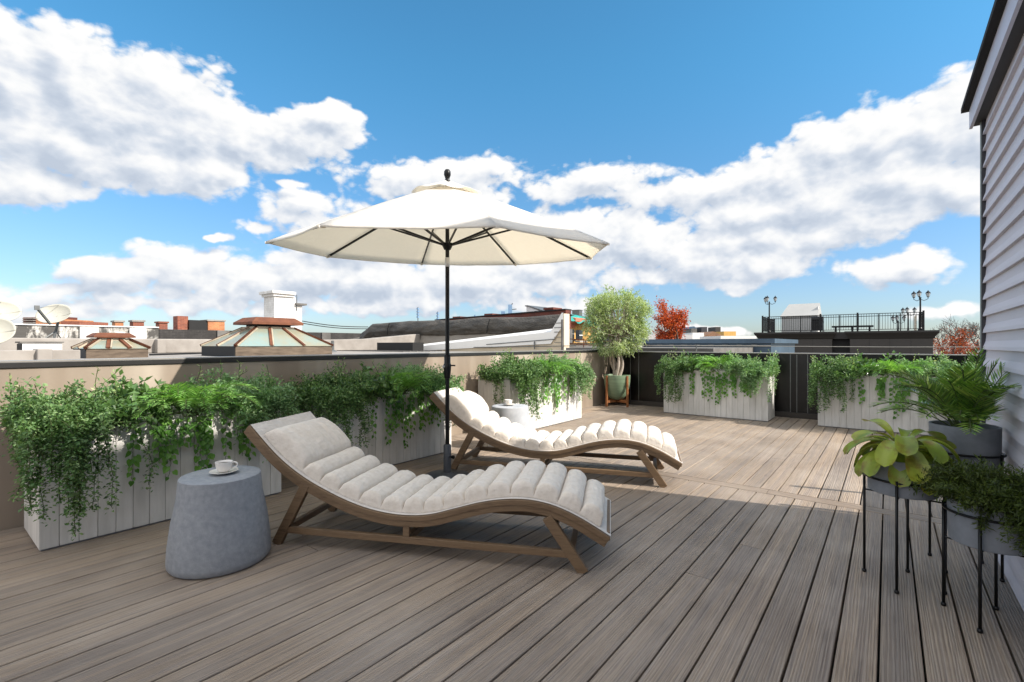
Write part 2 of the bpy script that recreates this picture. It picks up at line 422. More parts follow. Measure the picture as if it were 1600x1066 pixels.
# built along +y then turned so the grain runs along the board
bd = mb.build('deck_border', M['deck']); bd.data.transform(Matrix(((0,1,0,0),(1,0,0,0),(0,0,1,0),(0,0,0,1)))); bd.data.flip_normals()
_m = M['deck'].copy(); _m.name = 'composite_border'
for n in _m.node_tree.nodes:
    if n.bl_idname == 'ShaderNodeMapping':
        s0 = n.inputs['Scale'].default_value; n.inputs['Scale'].default_value = (s0[1], s0[0], s0[2])
for n in _m.node_tree.nodes:
    if n.bl_idname == 'ShaderNodeValToRGB' and len(n.color_ramp.elements) == 5:
        for e in n.color_ramp.elements: e.color = tuple(q*.78 for q in e.color[:3])+(1,)
bd.data.materials[0] = _m
tag(bd, None, None, kind='structure')
tag(MB().b2((XL-.1, -2.7, -.12), (1.35, YB+.1, -.075)).build('roof_base', M['void']), None, None, kind='structure')
# ------------------------------------------------------------------ parapets
t = thing('parapet_wall', 'tan panelled parapet wall with charcoal coping behind the lounger side planters', 'wall', (XL, 3, 0))
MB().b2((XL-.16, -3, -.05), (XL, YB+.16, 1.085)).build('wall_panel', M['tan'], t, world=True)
MB().b2((XL-.19, -3, 1.086), (XL+.012, YB+.19, 1.128)).build('coping', M['charcoal'], t, world=True, bevel=.004)
MB().b2((XL-.19, -3, 1.1285), (XL+.006, YB+.19, 1.136)).build('coping_sheen', M['coping_top'], t, world=True)  # pale sheet paints the light reflected off the dark coping's top
t = thing('parapet_wall', 'black glossy panelled parapet wall along the far end of the deck', 'wall', (-1.7, YB, 0))
MB().b2((XL+.002, YB, -.05), (1.5, YB+.14, 1.085)).build('wall_panel', M['black_panel'], t, world=True)
mb = MB()
for u in (985, 998, 1047, 1235, 1245, 1262, 1508):
    p = PY(u, 600, YB-.003); mb.b2((p.x-.006, YB-.004, .06), (p.x+.006, YB+.01, 1.08))
mb.build('panel_seam', M['galv'], t, world=True)
MB().b2((XL+.014, YB-.02, 1.086), (1.5, YB+.17, 1.102)).build('coping', M['coping_top'], t, world=True, bevel=.003)
MB().b2((XL+.002, YB-.05, .001), (1.5, YB-.002, .09)).build('skirting', M['terrace'], t, world=True, bevel=.004)
t = thing('guard_cable', 'thin grey steel cable stretched above the black parapet', 'cable', (-1, YB+.08, 1.112))
MB().tube([(-2.9, YB+.08, 1.222), (0, YB+.08, 1.207), (1.45, YB+.08, 1.212)], .0055, 6).build('cable', M['coping_top'], t, world=True)
for x in (-2.9, 1.45): MB().tube([(x, YB+.08, 1.11), (x, YB+.08, 1.235)], .012, 8).build('post', M['galv'], t, world=True)
t = thing('parapet_wall', 'low parapet wall closing the deck behind the lavender house', 'wall', (1.3, 7, 0))
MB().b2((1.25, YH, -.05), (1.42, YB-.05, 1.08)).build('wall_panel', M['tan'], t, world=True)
MB().b2((1.23, YH, 1.081), (1.44, YB-.05, 1.12)).build('coping', M['charcoal'], t, world=True)
for y in (4.78, 5.4): MB().tube([(1.34, y, 1.1), (1.34, y, 1.62)], .025, 8).build('post', M['galv'], t, world=True)  # unseen posts added to cast the thin shadow bars on the deck
# ------------------------------------------------------------------ house on the right
t = thing('house', 'lavender grey clapboard house with black roof edge beside the plant stands', 'house', (XR, 2, 0))
mb = MB(); z = .0; LAP = .1105
rows = int(2.80/LAP)+1
for i in range(rows):
    z0, z1 = i*LAP, min((i+1)*LAP, 2.80)
    pr = [(XR-.022, z0), (XR-.019, z0+.02), (XR-.008, z0+.055), (XR-.004, z1), (XR+.03, z1), (XR+.03, z0)]
    n = 6; y0, y1 = -5.0, YH-.012
    mb.add([(x, y0, q) for x, q in pr]+[(x, y1, q) for x, q in pr], [tuple(range(n)), tuple(range(2*n-1, n-1, -1))]+[(a, a+n, (a+1) % n+n, (a+1) % n) for a in range(n)])
mb.build('siding', M['siding'], t, world=True)
MB().b2((XR+.031, -5, -.05), (4.6, YH-.014, 2.79)).build('wall', M['siding'], t, world=True)
MB().b2((XR-.03, YH-.011, 0), (XR+.05, YH+.012, 2.76)).build('corner_post', M['cornerpost'], t, world=True, bevel=.004)
MB().b2((XR-.026, YH-.034, 0), (XR-.004, YH-.0115, 2.76)).build('corner_channel', M['trim_dark'], t, world=True)
MB().b2((.462, -5, 2.751), (XR+.3, YH+.06, 2.77)).build('soffit', M['trim_dark'], t, world=True)
MB().b2((.445, -5, 2.742), (.4615, YH+.075, 2.872)).build('fascia', M['fascia'], t, world=True)
MB().prism([(.405, -5, 2.873), (.405, -5, 2.905), (2.5, -5, 3.25), (2.5, -5, 3.2), (.47, -5, 2.873)], (0, YH+5+.1, 0)).build('roof', M['shingle'], t, world=True)
MB().b2((2.5, -6, -.05), (4.7, 5.04, 5.85)).build('unseen_shade_block', M['siding'], t, world=True)  # unseen block, added to carry the house's shadow farther across the deck
# our own building under the deck
t = thing('rowhouse', 'brick row house that carries the roof deck', 'house', (-1.5, 4, -9))
MB().b2((XL-.14, -3.2, -9), (4.8, YB+.12, -.125)).build('wall', M['brick'], t, world=True)
# ------------------------------------------------------------------ planters and their plants
def planter(x0, y0, length, depth, axis, label, height=.745):
    """axis 'y': front faces +x, runs along +y from (x0 front, y0).  axis 'x': front faces -y, runs along +x."""
    t = thing('planter_box', label, 'planter', (x0, y0, 0), 0, 'white plank planter boxes')
    if axis == 'y': F = lambda l, o, z: (x0-o, y0+l, z)
    else: F = lambda l, o, z: (x0+l, y0+o, z)
    def B(mb, l0, l1, o0, o1, z0, z1): mb.b2(F(l0, o0, z0), F(l1, o1, z1))
    n = round(length/.090); w = length/n
    for o0 in (0, depth-.022):
        mb = MB()
        for i in range(n): B(mb, i*w+.0016, (i+1)*w-.0016, o0, o0+.022, .012, height)
        B(mb, .003, length-.003, o0+.008, o0+.020, .02, height-.01)
        mb.build('plank_side', M['plank'], t, world=True, bevel=.0022)
    m2 = round((depth-.05)/.075); w2 = (depth-.0446)/m2
    for l0 in (.0022, length-.022):
        mb = MB()
        for j in range(m2):
            o0 = .0223+j*w2
            B(mb, l0, l0+.0198, o0+.0014, o0+w2-.0014, .012, height)
        B(mb, l0+.006, l0+.0138, .024, depth-.024, .02, height-.01)
        mb.build('plank_end', M['plank'], t, world=True, bevel=.0022)
    mb = MB(); B(mb, .024, length-.024, .024, depth-.024, .03, height-.05)
    mb.build('soil', M['soil'], t, world=True)
    mb = MB(); B(mb, .012, length-.012, .012, depth-.012, .001, .0115)
    mb.build('plinth', M['pot'], t, world=True)
    return F
def rv(a=1.0): return Vector((R.gauss(0, a), R.gauss(0, a), R.gauss(0, a)))
def grow(lf, st, p, d, length, droop, nl, L, W, clamp=None, step=.025, fr=.0022, spread=.9, off=.006, jit=.18):
    p = Vector(p); d = Vector(d).normalized(); pts = [p.copy()]
    ns = max(3, int(length/step)); per = nl/ns; acc = 0
    for i in range(ns):
        d = (d+Vector((0, 0, -droop*step*8*(i/ns+.2)))+rv(jit)*.5).normalized()
        p = p+d*step
        if clamp: p = clamp(p)
        pts.append(p.copy())
        acc += per
        while acc > 0:
            acc -= 1
            q = rv(); side = (q-d*q.dot(d)).normalized() if q.length > 0 else Vector((1,0,0))
            ld = (side*spread+d*.6+Vector((0,0,.12))).normalized()
            nn = (Vector((0,0,1))+rv(.45)).normalized()
            s = R.uniform(.7, 1.2)
            lf.leaf(p+rv(off), ld, nn, L*s, W*s, R.uniform(.05, .35))
    if st is not None: st.tube(pts[::2]+([pts[-1]] if len(pts) % 2 == 0 else []), fr, 4, cap=False)
    return pts
def plants(F, L, depth, axis, H, where, dens=1.0, lsz=1.0, big=1.0):
    out = Vector((1,0,0)) if axis == 'y' else Vector((0,-1,0))
    along = Vector((0,1,0)) if axis == 'y' else Vector((1,0,0))
    f0 = Vector(F(0, 0, 0)); e0 = f0
    def clamp(p):
        # stays outside the box walls once it hangs below the rim
        if p.z < H+.015:
            o = (p-f0).dot(out); a = (p-f0).dot(along)
            if -.0 - depth < o < .02 and -.02 < a < L+.02:
                if o > -.14: p = p+out*(.02+R.uniform(0, .02)-o)
                elif a < .2: p = p-along*(a+.025)
                elif a > L-.2: p = p+along*(L-a+.025)
                else: p = Vector((p.x, p.y, H+.02))
            if p.z < .03: p = Vector((p.x, p.y, .03))
            if o < -depth-.06: p = p+out*(-depth-.06-o)
        a = (p-f0).dot(along)
        if a < -.07: p = p+along*(-.07-a)*.8
        if a > L+.03: p = p-along*(a-L-.03)*.85
        return p
    def bush(l0, l1, drape_l0, drape_l1, ndr, reach, label, seed_up, mat='shrub', endside=0):
        c = Vector(F((l0+l1)/2, depth/2, H-.05))
        t = thing('trailing_shrub', label, 'shrub', c, 0, 'leafy shrubs in the plank planters')
        lf, st, sp = MB(), MB(), MB()
        for i in range(int(seed_up*dens)):
            p = F(R.uniform(l0+.04, l1-.06), R.uniform(.04, depth-.06), H-.05)
            d = Vector((0,0,1))*R.uniform(.7, 1.2)+out*R.gauss(.2, .45)+along*R.gauss(0, .5)
            grow(lf, st, p, d, R.uniform(.16, .37)*big, .9, 105, .030*lsz, .016*lsz, clamp, off=.022)
        for i in range(int(ndr*dens)):
            if endside and R.random() < .28:
                p = F(l0+.03 if endside < 0 else l1-.03, R.uniform(.05, depth*.8), H-.03); d = along*endside*.45+out*.15+Vector((0,0,.7))+rv(.2)
            else:
                p = F(R.uniform(drape_l0, drape_l1), R.uniform(.01, .14), H-.03); d = out*.7+Vector((0,0,.75))+along*R.gauss(0, .16)+rv(.12)
            ln = R.uniform(.1, 1)**1.1*reach+.14
            grow(lf, st, p, d, ln, 2.8, 430*ln, .026*lsz, .0138*lsz, clamp, jit=.32, off=.016)
        for i in range(int(seed_up*.09)+1):
            p = F(R.uniform(l0, l1), R.uniform(.06, depth-.06), H-.04)
            grow(sp, st, p, Vector((0,0,1))+rv(.2), R.uniform(.3, .4)*big, .1, 13, .032*lsz, .013*lsz, clamp)
        lf.build('foliage', M[mat], t, world=True); st.build('stem', M['stem'], t, world=True); sp.build('sprig_foliage', M['sprig'], t, world=True)
    bush(.0, L*.30, .0, L*.17, 36, .60, 'dense small leaved shrub spilling far down '+where[0], 66, 'shrub', -1)
    bush(L*.62, L, L*.80, L*.97, 36, .46, 'paler bushy small leaved shrub on '+where[1], 84, 'shrub2', 1)
    # broad leaved plant
    t = thing('broadleaf_plant', 'dark broad leaved plant between shrub and fern in the '+where[2], 'plant', F(L*.37, depth/2, H-.05), 0, 'broad leaved plants in the plank planters')
    lf, st = MB(), MB()
    for i in range(int(48*dens)):
        p = F(R.uniform(L*.24, L*.50), R.uniform(.03, depth-.06), H-.05)
        grow(lf, st, p, Vector((0,0,1))+out*R.gauss(.35, .4)+along*R.gauss(0, .4), R.uniform(.16, .34)*big, 1.2, 16, .066*lsz, .034*lsz, clamp, off=.014)
    lf.build('foliage', M['broad'], t, world=True); st.build('stem', M['stem'], t, world=True)
    # fern with arching fronds
    t = thing('fern', 'bright green arching fern in the middle of the '+where[2], 'fern', F(L*.55, depth*.4, H-.05), 0, 'arching ferns in the plank planters')
    lf, st = MB(), MB()
    for i in range(int(26*dens)):
        p = Vector(F(L*.55+R.uniform(-.05, .05), depth*.22+R.uniform(-.05, .05), H-.03))
        a = R.uniform(-1.5, 1.5) if R.random() < .75 else R.uniform(-3.1, 3.1)
        d = (out*math.cos(a)*.75+along*math.sin(a)*.75+Vector((0,0,R.uniform(.7, 1.4)))).normalized()
        frond(lf, st, p, d, R.uniform(.32, .50)*big, 1.9, .105*lsz, .0095*lsz, 24, clamp)
    lf.build('frond', M['fern'], t, world=True); st.build('stem', M['stem'], t, world=True)
    # heart leaved vines hanging down the front
    t = thing('trailing_vine', 'heart leaved vine hanging down the front of the '+where[2], 'vine', F(L*.55, .03, H-.05), 0, 'heart leaved vines in the plank planters')
    spots = [(.31, .40)]+[(R.uniform(.40, .70), R.uniform(.16, .52)) for _ in range(int(9*dens))]+[(.56, .57), (.60, .45), (.70, .42)]+[(R.uniform(.76, .84), R.uniform(.25, .45)) for _ in range(4)]
    for l, drop in spots:
        st, lf = MB(), MB()
        p = Vector(F(l*L, .05, H-.03)); pts = [p.copy()]
        p = p+Vector((0,0,.05))+out*.03; pts.append(p.copy()); p = p+out*.05+Vector((0,0,-.03)); pts.append(p.copy())
        sgn = R.choice((-1, 1)); n = int(drop/.018)
        for i in range(n):
            p = p+Vector((0,0,-.018))+along*R.gauss(0, .004)
            pts.append(p.copy())
            if i % 2 == 0 or R.random() < .2:
                sgn = -sgn
                ld = (Vector((0,0,-1))+along*sgn*R.uniform(.15, .8)+out*R.uniform(0, .5)).normalized()
                nn = (out+along*R.gauss(0, .4)+Vector((0,0,R.uniform(.1, .7)))).normalized()
                s = R.uniform(.6, 1.15)*(1.0 if i < n*.8 else .8)*lsz
                q = p+along*sgn*R.uniform(.006, .022)+out*R.uniform(.004, .02)
                st.tube([p, q], .0009, 3, cap=False)
                lf.heart(q, ld, nn, .047*s, .043*s)
        st.tube(pts, .0016, 4)
        o = st.build('vine_stem', M['stem'], t, world=True)
        lf.build('vine_foliage', M['vine'], o, world=True)
def frond(lf, st, p, d, L, droop, pl, pw, n, clamp=None, curl=.2, fr=.0022):
    p = Vector(p); d = Vector(d).normalized(); pts = [p.copy()]; step = L/n
    sd = d.cross(Vector((0,0,1)))
    sd = sd.normalized() if sd.length > .05 else Vector((1,0,0))
    for i in range(n):
        t = i/n
        d = (d+Vector((0,0,-droop/n*(.4+1.2*t)))).normalized(); p = p+d*step
        if clamp: p = clamp(p)
        pts.append(p.copy())
        up = sd.cross(d)
        w = pl*math.sin(math.pi*(.12+.85*t))**.7
        if i > n*.18:
            for s in (-1, 1):
                ld = (sd*s*.85+d*(.55+.6*t)+up*.18+rv(.07)).normalized()
                lf.leaf(p, ld, (up+rv(.2)).normalized(), w*R.uniform(.85, 1.1), pw, .15)
    st.tube(pts, fr, 4)
DPT = .58
F1 = planter(-4.0, .50, 1.46, DPT, 'y', 'white plank planter in the shade behind the concrete table with the cup')
plants(F1, 1.46, DPT, 'y', .745, ('the planter corner nearest the camera', 'the planter end beside the front lounger head', 'planter behind the front concrete table'), 1.35, 1.0, 1.05)
F2 = planter(-4.0, 2.37, 1.58, DPT, 'y', 'white plank planter between the head of the front lounger and the umbrella pole')
plants(F2, 1.58, DPT, 'y', .745, ('the planter end behind the front lounger headrest', 'the planter end behind the umbrella pole', 'planter beside the umbrella pole'), 1.25, 1.05, 1.05)
F3 = planter(-4.05, 5.10, 1.95, DPT, 'y', 'white plank planter along the tan wall behind the far cup and table', .79)
plants(F3, 1.95, DPT, 'y', .79, ('the planter end above the far concrete table', 'the planter end nearest the potted ficus', 'planter behind the far concrete table'), 1.0, 1.2, 1.1)
F4 = planter(-3.22, 8.58, 1.71, DPT, 'x', 'white plank planter against the black wall beside the potted ficus', .80)
plants(F4, 1.71, DPT, 'x', .80, ('the black wall planter end facing the potted ficus', 'the planter end facing the other black wall planter', 'planter between ficus and palm'), .85, 1.2, 1.08)
F5 = planter(-.84, 8.62, 1.72, DPT, 'x', 'white plank planter against the black wall behind the potted palm', .80)
plants(F5, 1.72, DPT, 'x', .80, ('the planter end above the paddle leaf plant', 'the planter end behind the potted palm', 'planter beyond the potted palm'), .85, 1.2, 1.08)
# ------------------------------------------------------------------ loungers
PROF = [(-.20,.742),(-.006,.556),(.168,.436),(.36,.345),(.537,.282),(.699,.248),(.856,.238),(1.011,.254),(1.162,.298),(1.31,.343),(1.454,.371),(1.596,.378),(1.734,.356),(1.87,.304),(2.003,.232),(2.05,.205)]
def prof(s):
    q = PROF
    for i in range(len(q)-1):
        if s <= q[i+1][0] or i == len(q)-2: break
    def tn(j):
        a, b = q[max(j-1, 0)], q[min(j+1, len(q)-1)]
        return (b[1]-a[1])/(b[0]-a[0])
    h = q[i+1][0]-q[i][0]; t = (s-q[i][0])/h; m0, m1 = tn(i)*h, tn(i+1)*h
    t2, t3 = t*t, t*t*t
    return (2*t3-3*t2+1)*q[i][1]+(t3-2*t2+t)*m0+(-2*t3+3*t2)*q[i+1][1]+(t3-t2)*m1
def nrm(s):
    e = .01; dz = (prof(s+e)-prof(s-e))/(2*e); v = Vector((-dz, 0, 1)); return v.normalized()
LW = .64
def off(s, o): 
    n = nrm(s); return (s+n.x*o, prof(s)+n.z*o)
def lounger(label, loc, ang, scale=1.0):
    t = thing('sun_lounger', label, 'sun lounger', loc, ang, 'wooden sun loungers with rolled cushions', scale)
    S = [-.195+i*(2.045+.195)/60 for i in range(61)]
    for side in (0, 1):
        mb = MB()
        for (o0, o1, y0, y1) in ((0, -.030, 0, .040), (-.0302, -.066, .006, .034)):
            ring = []
            for s in S:
                a = off(s, o0); b = off(s, o1)
                ya, yb = (y0, y1) if side == 0 else (LW-y1, LW-y0)
                ring.append([Vector((a[0], ya, a[1])), Vector((a[0], yb, a[1])), Vector((b[0], yb, b[1])), Vector((b[0], ya, b[1]))])
            vs = [p for r in ring for p in r]; fs = []
            for i in range(len(S)-1):
                for j in range(4): fs.append((i*4+j, i*4+(j+1) % 4, i*4+4+(j+1) % 4, i*4+4+j))
            e = (len(S)-1)*4
            fs += [(3,2,1,0), (e, e+1, e+2, e+3)]
            mb.add(vs, fs)
        mb.build('side_rail', M['teak'], t, bevel=.003)
    # seat sheet between the rails
    mb = MB(); rows_t = []; rows_b = []
    for s in S:
        a = off(s, .004); b = off(s, -.014)
        rows_t.append([(a[0], .012, a[1]), (a[0], LW/2, a[1]), (a[0], LW-.012, a[1])]); rows_b.append([(b[0], LW-.0405, b[1]), (b[0], LW/2, b[1]), (b[0], .0405, b[1])])
    mb.grid([r[::-1] for r in rows_t]); mb.grid([r[::-1] for r in rows_b])
    mb.build('seat_cover', M['cover'], t, smooth=True)
    mb = MB()
    a = off(2.03, .003); mb.box((a[0], LW/2, a[1]-.02), (.022, LW-.082, .05)); a = off(-.18, -.012); mb.box((a[0], LW/2, a[1]-.03), (.03, LW-.082, .05))
    mb.build('end_rail', M['teak'], t, bevel=.003)
    for y in (.02, LW-.02):
        MB().bar((.202, y, .385), (-.006, y, .0), .036, .058, up=(1,0,0)).build('leg', M['teak'], t, bevel=.003)
        MB().bar((1.70, y, .290), (1.904, y, .0), .036, .058, up=(1,0,0)).build('leg', M['teak'], t, bevel=.003)
        MB().bar((.06, y, .094), (1.825, y, .094), .028, .04).build('stretcher', M['teak'], t, bevel=.003)
        MB().b2((.845, y-.014, .1145), (.885, y+.014, .182)).build('post', M['teak'], t, bevel=.002)
    for x, z in ((.052, .094), (.865, .094), (1.835, .094), (1.74, .232)):
        MB().b2((x-.016, .0345, z-.02), (x+.016, LW-.0345, z+.0195)).build('cross_rail', M['teak'], t, bevel=.003)
    # cushion of rolls
    cent = [.215,.327,.465,.612,.757,.897,1.030,1.155,1.287,1.423,1.555,1.687,1.815,1.930]
    bnd = [.150]+[(cent[i]+cent[i+1])/2 for i in range(13)]+[1.985]
    def rollmesh(b0, b1, th, mb, y0, y1, n=20, m=70):
        rows = []; ph = R.uniform(0, 50); e_ = [.0, .002, .005, .009, .014, .02, .027, .034]
        ys = [y0+q for q in e_]+[y0+.034+(y1-y0-.068)*q/(m-14) for q in range(1, m-14)]+[y1-q for q in e_[::-1]]; m = len(ys)-1
        for i in range(n+1):
            tt = i/n; s = b0+(b1-b0)*tt
            f = max(0.0, 1-(2*tt-1)**2)**.5
            row = []
            for j in range(m+1):
                y = ys[j]; w = j/m
                ed = min(y-y0, y1-y); r = .032; k = (1-(1-min(ed/r, 1))**2)**.5 if ed < r else 1
                k = max(k, 0.0)
                wr = 1+.12*mnoise.noise(Vector((y*9+ph, s*4, ph)))+.07*mnoise.noise(Vector((y*30+ph, s*8, 3)))-.10*max(0, mnoise.noise(Vector((y*16+ph, s*2+ph, 9)))-.25)+.10*(1-f)*mnoise.noise(Vector((y*34+ph, s*6, 5)))+.05*mnoise.noise(Vector((y*14+s*30+ph, s*55, 2)))
                h = .030+th*f**.8*(.25+.75*k)*wr-.018*(1-k)
                if j in (0, m): h = .012+th*f*.12
                a = off(s, h); row.append((a[0], y, a[1]))
            rows.append(row)
        # underside
        mb.grid([r[::-1] for r in rows])
        bot = []
        for i in range(n+1):
            s = b0+(b1-b0)*i/n; a = off(s, .006); bot.append([(a[0], ys[j], a[1]) for j in (0, m)])
        mb.grid(bot)
        for e, jj in ((0, 0), (1, m)):
            rr = [[rows[i][jj], bot[i][e]] for i in range(n+1)]
            mb.grid(rr if e == 1 else [q[::-1] for q in rr])
    mb = MB()
    for i in range(14): rollmesh(bnd[i], bnd[i+1], .060, mb, .042, LW-.042)
    mb.build('cushion', M['canvas'], t, smooth=True, auto=1.0)
    mb = MB(); rollmesh(-.125, .152, .092, mb, .042, LW-.042, 22)
    mb.build('headrest', M['canvas'], t, smooth=True, auto=1.0)
    return t
la = math.radians(26.55)
lounger('rolled cushion sun lounger beside the larger looking concrete table, nearest the camera', (-3.002, 1.435, 0), la)
lounger('rolled cushion sun lounger farther back behind the umbrella pole', (-3.363, 3.325, 0), math.radians(22.55), 1.045)
# ------------------------------------------------------------------ umbrella
UB = P(699, 746, CH*CF/(746-538.0))
t = thing('patio_umbrella', 'open ivory patio umbrella on a black pole between the two loungers', 'umbrella', UB)
MB().lathe([(.0, 0), (.225, 0), (.225, .012), (.21, .022), (.07, .036), (.05, .05), (0, .05)], 48).build('base', M['slate'], t, smooth=True, auto=.6)
MB().lathe([(.036, .045), (.036, .30), (.03, .31), (.021, .311)], 24).build('base_sleeve', M['slate'], t, smooth=True, auto=.6)
mb = MB().tube([(.034, 0, .2), (.07, 0, .2)], .008, 8).lathe([(.0, -.01), (.016, -.01), (.016, .01), (0, .01)], 12, (.075, 0, .2), Matrix.Rotation(math.pi/2, 3, 'Y'))
mb.build('clamp_knob', M['black'], t)
ZT = 2.02
MB().tube([(0,0,.05), (0,0,ZT-.04)], .0195, 20).build('pole', M['black'], t, smooth=True, auto=.6)
MB().lathe([(.022, 1.155), (.03, 1.15), (.03, 1.07), (.036, 1.06), (.036, 1.03), (.032, .98), (.027, .93), (.021, .928)], 20).build('crank_housing', M['black'], t, smooth=True, auto=.6)
ka = Vector((cc, ss, 0))
MB().tube([ka*.03+Vector((0,0,1.05)), ka*.075+Vector((0,0,1.05))], .007, 8).build('crank_handle', M['black'], t)
kb = Vector((ss, -cc, 0))*.6-ka*.8
MB().tube([kb*.03+Vector((0,0,1.04)), kb*.047+Vector((0,0,1.04))], .013, 12).build('crank_cap', M['alu'], t)
MB().lathe([(.0205, ZT-.045), (.0225, ZT-.04), (.0225, ZT+.04), (.0205, ZT+.045)], 20).build('tilt_collar', M['alu'], t, smooth=True, auto=.6)
tow = Vector((-UB.x, -UB.y, 0)).normalized()           # leans towards the seat side
axis = Vector((0,0,1)).cross(tow).normalized()
TM = Matrix.Translation((0,0,ZT)) @ Matrix.Rotation(math.radians(4.6), 4, axis) @ Matrix.Translation((0,0,-ZT))
RIM, ZA, ZR, HUB = 1.525, 2.735, 2.13, 2.18
rot0 = math.atan2(tow.y, tow.x)+math.radians(22.5-10.5)
def T(v): return TM @ Vector(v)
def canz(r): 
    q = r/RIM
    return ZA+(ZR-ZA)*(q*.9+.1*q*q)
MB().tube([T((0,0,ZT+.03)), T((0,0,ZA+.02))], .0185, 16).build('upper_pole', M['black'], t, smooth=True, auto=.6)
mb = MB()
NR, NA = 12, 10
for k in range(8):
    a0 = rot0+k*math.pi/4
    rows = []
    for i in range(NR+1):
        r = .13+(RIM-.13)*i/NR; row = []
        for j in range(NA+1):
            w = j/NA
            p = Vector((math.cos(a0), math.sin(a0), 0))*r*(1-w)+Vector((math.cos(a0+math.pi/4), math.sin(a0+math.pi/4), 0))*r*w
            bow = math.sin(math.pi*w)
            p = p*(1-.016*bow*(i/NR)**2)
            z = canz(r)-.010*bow*(i/NR)+.004*mnoise.noise(Vector((p.x*5, p.y*5, 2)))*bow
            row.append(T((p.x, p.y, z)))
        rows.append(row)
    last = [v+Vector((0,0,-.014)) for v in rows[-1]]
    rows.append(last)
    mb.grid([r[::-1] for r in rows][::-1] if False else rows)
can = mb.build('canopy', M['umb'], t, smooth=True, solid=.0022)
mb = MB(); rows = []
for i in range(7):
    r = .02+.31*i/6; row = []
    for j in range(65):
        a = rot0+2*math.pi*j/64
        fl = .5-.5*math.cos(8*(a-rot0))
        rr = r*(1-.06*fl)
        row.append(T((math.cos(a)*rr, math.sin(a)*rr, canz(r)+.034-.012*(i/6)+fl*.024*(i/6)**2+.006*math.sin(3*a))))
    rows.append(row)
mb.grid(rows); mb.build('vent', M['umb'], t, smooth=True, solid=.002)
for k in range(8):
    a = rot0+k*math.pi/4; dx, dy = math.cos(a), math.sin(a)
    p0 = T((dx*.03, dy*.03, canz(.03)-.02)); p1 = T((dx*RIM*.985, dy*RIM*.985, canz(RIM*.985)-.014))
    MB().bar(p0, p1, .013, .019).build('rib', M['black'], t)
    rm = .78; p2 = T((dx*.04, dy*.04, HUB)); p3 = T((dx*rm, dy*rm, canz(rm)-.035))
    MB().bar(p2, p3, .013, .017).build('strut', M['black'], t)
    MB().bar(p1-Vector((dx, dy, 0))*.03, p1+Vector((dx*.03, dy*.03, -.01)), .022, .016).build('rib_tip', M['umb'], t)
MB().lathe([(.02, -.05), (.03, -.045), (.05, -.005), (.05, .018), (.02, .025)], 20, T((0,0,HUB)), TM.to_3x3()).build('hub', M['black'], t, smooth=True, auto=.6)
MB().lathe([(.03, 0), (.026, .02), (.018, .03), (.024, .05), (.032, .07), (.03, .1), (.018, .118), (0, .12)], 20, T((0,0,ZA+.015)), TM.to_3x3()).build('finial', M['black'], t, smooth=True)
# ------------------------------------------------------------------ side tables and cups
def side_table(loc, label, mat, H=.495, rb=.262, rt=.205, rz=0):
    t = thing('side_table', label, 'side table', loc, rz, 'round tapered concrete side tables')
    pr = [(rb-.04, 0), (rb-.012, .006), (rb-.002, .02), (rb, .045), (rb-.004, .12), (rb-.02, .25), (rt+.012, .38), (rt+.004, H-.03), (rt+.001, H-.004), (rt-.004, H), (rt-.06, H+.0002), (0, H+.0004)]
    MB().lathe(pr, 72).build('body', M[mat], t, smooth=True, auto=.7)
    return t
def cup(loc, label, slabel, rz):
    t = thing('coffee_cup', label, 'cup', (loc[0], loc[1], loc[2]+.012), rz, 'white coffee cups')
    MB().lathe([(.0, .001), (.026, .001), (.03, .004), (.036, .016), (.0425, .034), (.0455, .054), (.0465, .0575), (.0445, .058), (.041, .036), (.033, .012), (0, .008)], 48).build('bowl', M['china'], t, smooth=True)
    MB().lathe([(.0, .046), (.0425, .0462)], 40).build('coffee', M['coffee'], t)
    pts = [(.043, 0, .048), (.055, 0, .053), (.067, 0, .048), (.071, 0, .037), (.066, 0, .026), (.054, 0, .02), (.037, 0, .020)]
    MB().tube(pts, .0045, 10).build('handle', M['china'], t, smooth=True)
    t2 = thing('saucer', slabel, 'saucer', loc, rz, 'white saucers')
    MB().lathe([(0, .006), (.03, .006), (.034, .008), (.05, .012), (.072, .0185), (.0745, .019), (.075, .0175), (.05, .008), (.034, .001), (0, .001)], 56).build('plate', M['china'], t2, smooth=True)
T1 = P(345, 874, CH*CF/(874-538.0))
side_table(T1, 'blue grey concrete side table between the nearest planter and the lounger', 'concrete')
cp = P(350, 742, 2.79); cp.z = .4956
cup(cp, 'white cup of coffee on the near blue grey concrete table', 'white saucer under the cup on the near concrete table', YAW+.25)
T2 = P(797, 699, 5.75); T2.z = 0
side_table(T2, 'pale concrete side table behind the head of the far lounger', 'concrete_pale', .51, .265, .218)
cup((T2.x-.03, T2.y+.01, .5106), 'white cup on the far pale concrete table by the wall', 'white saucer under the cup on the far concrete table', YAW+2.6)
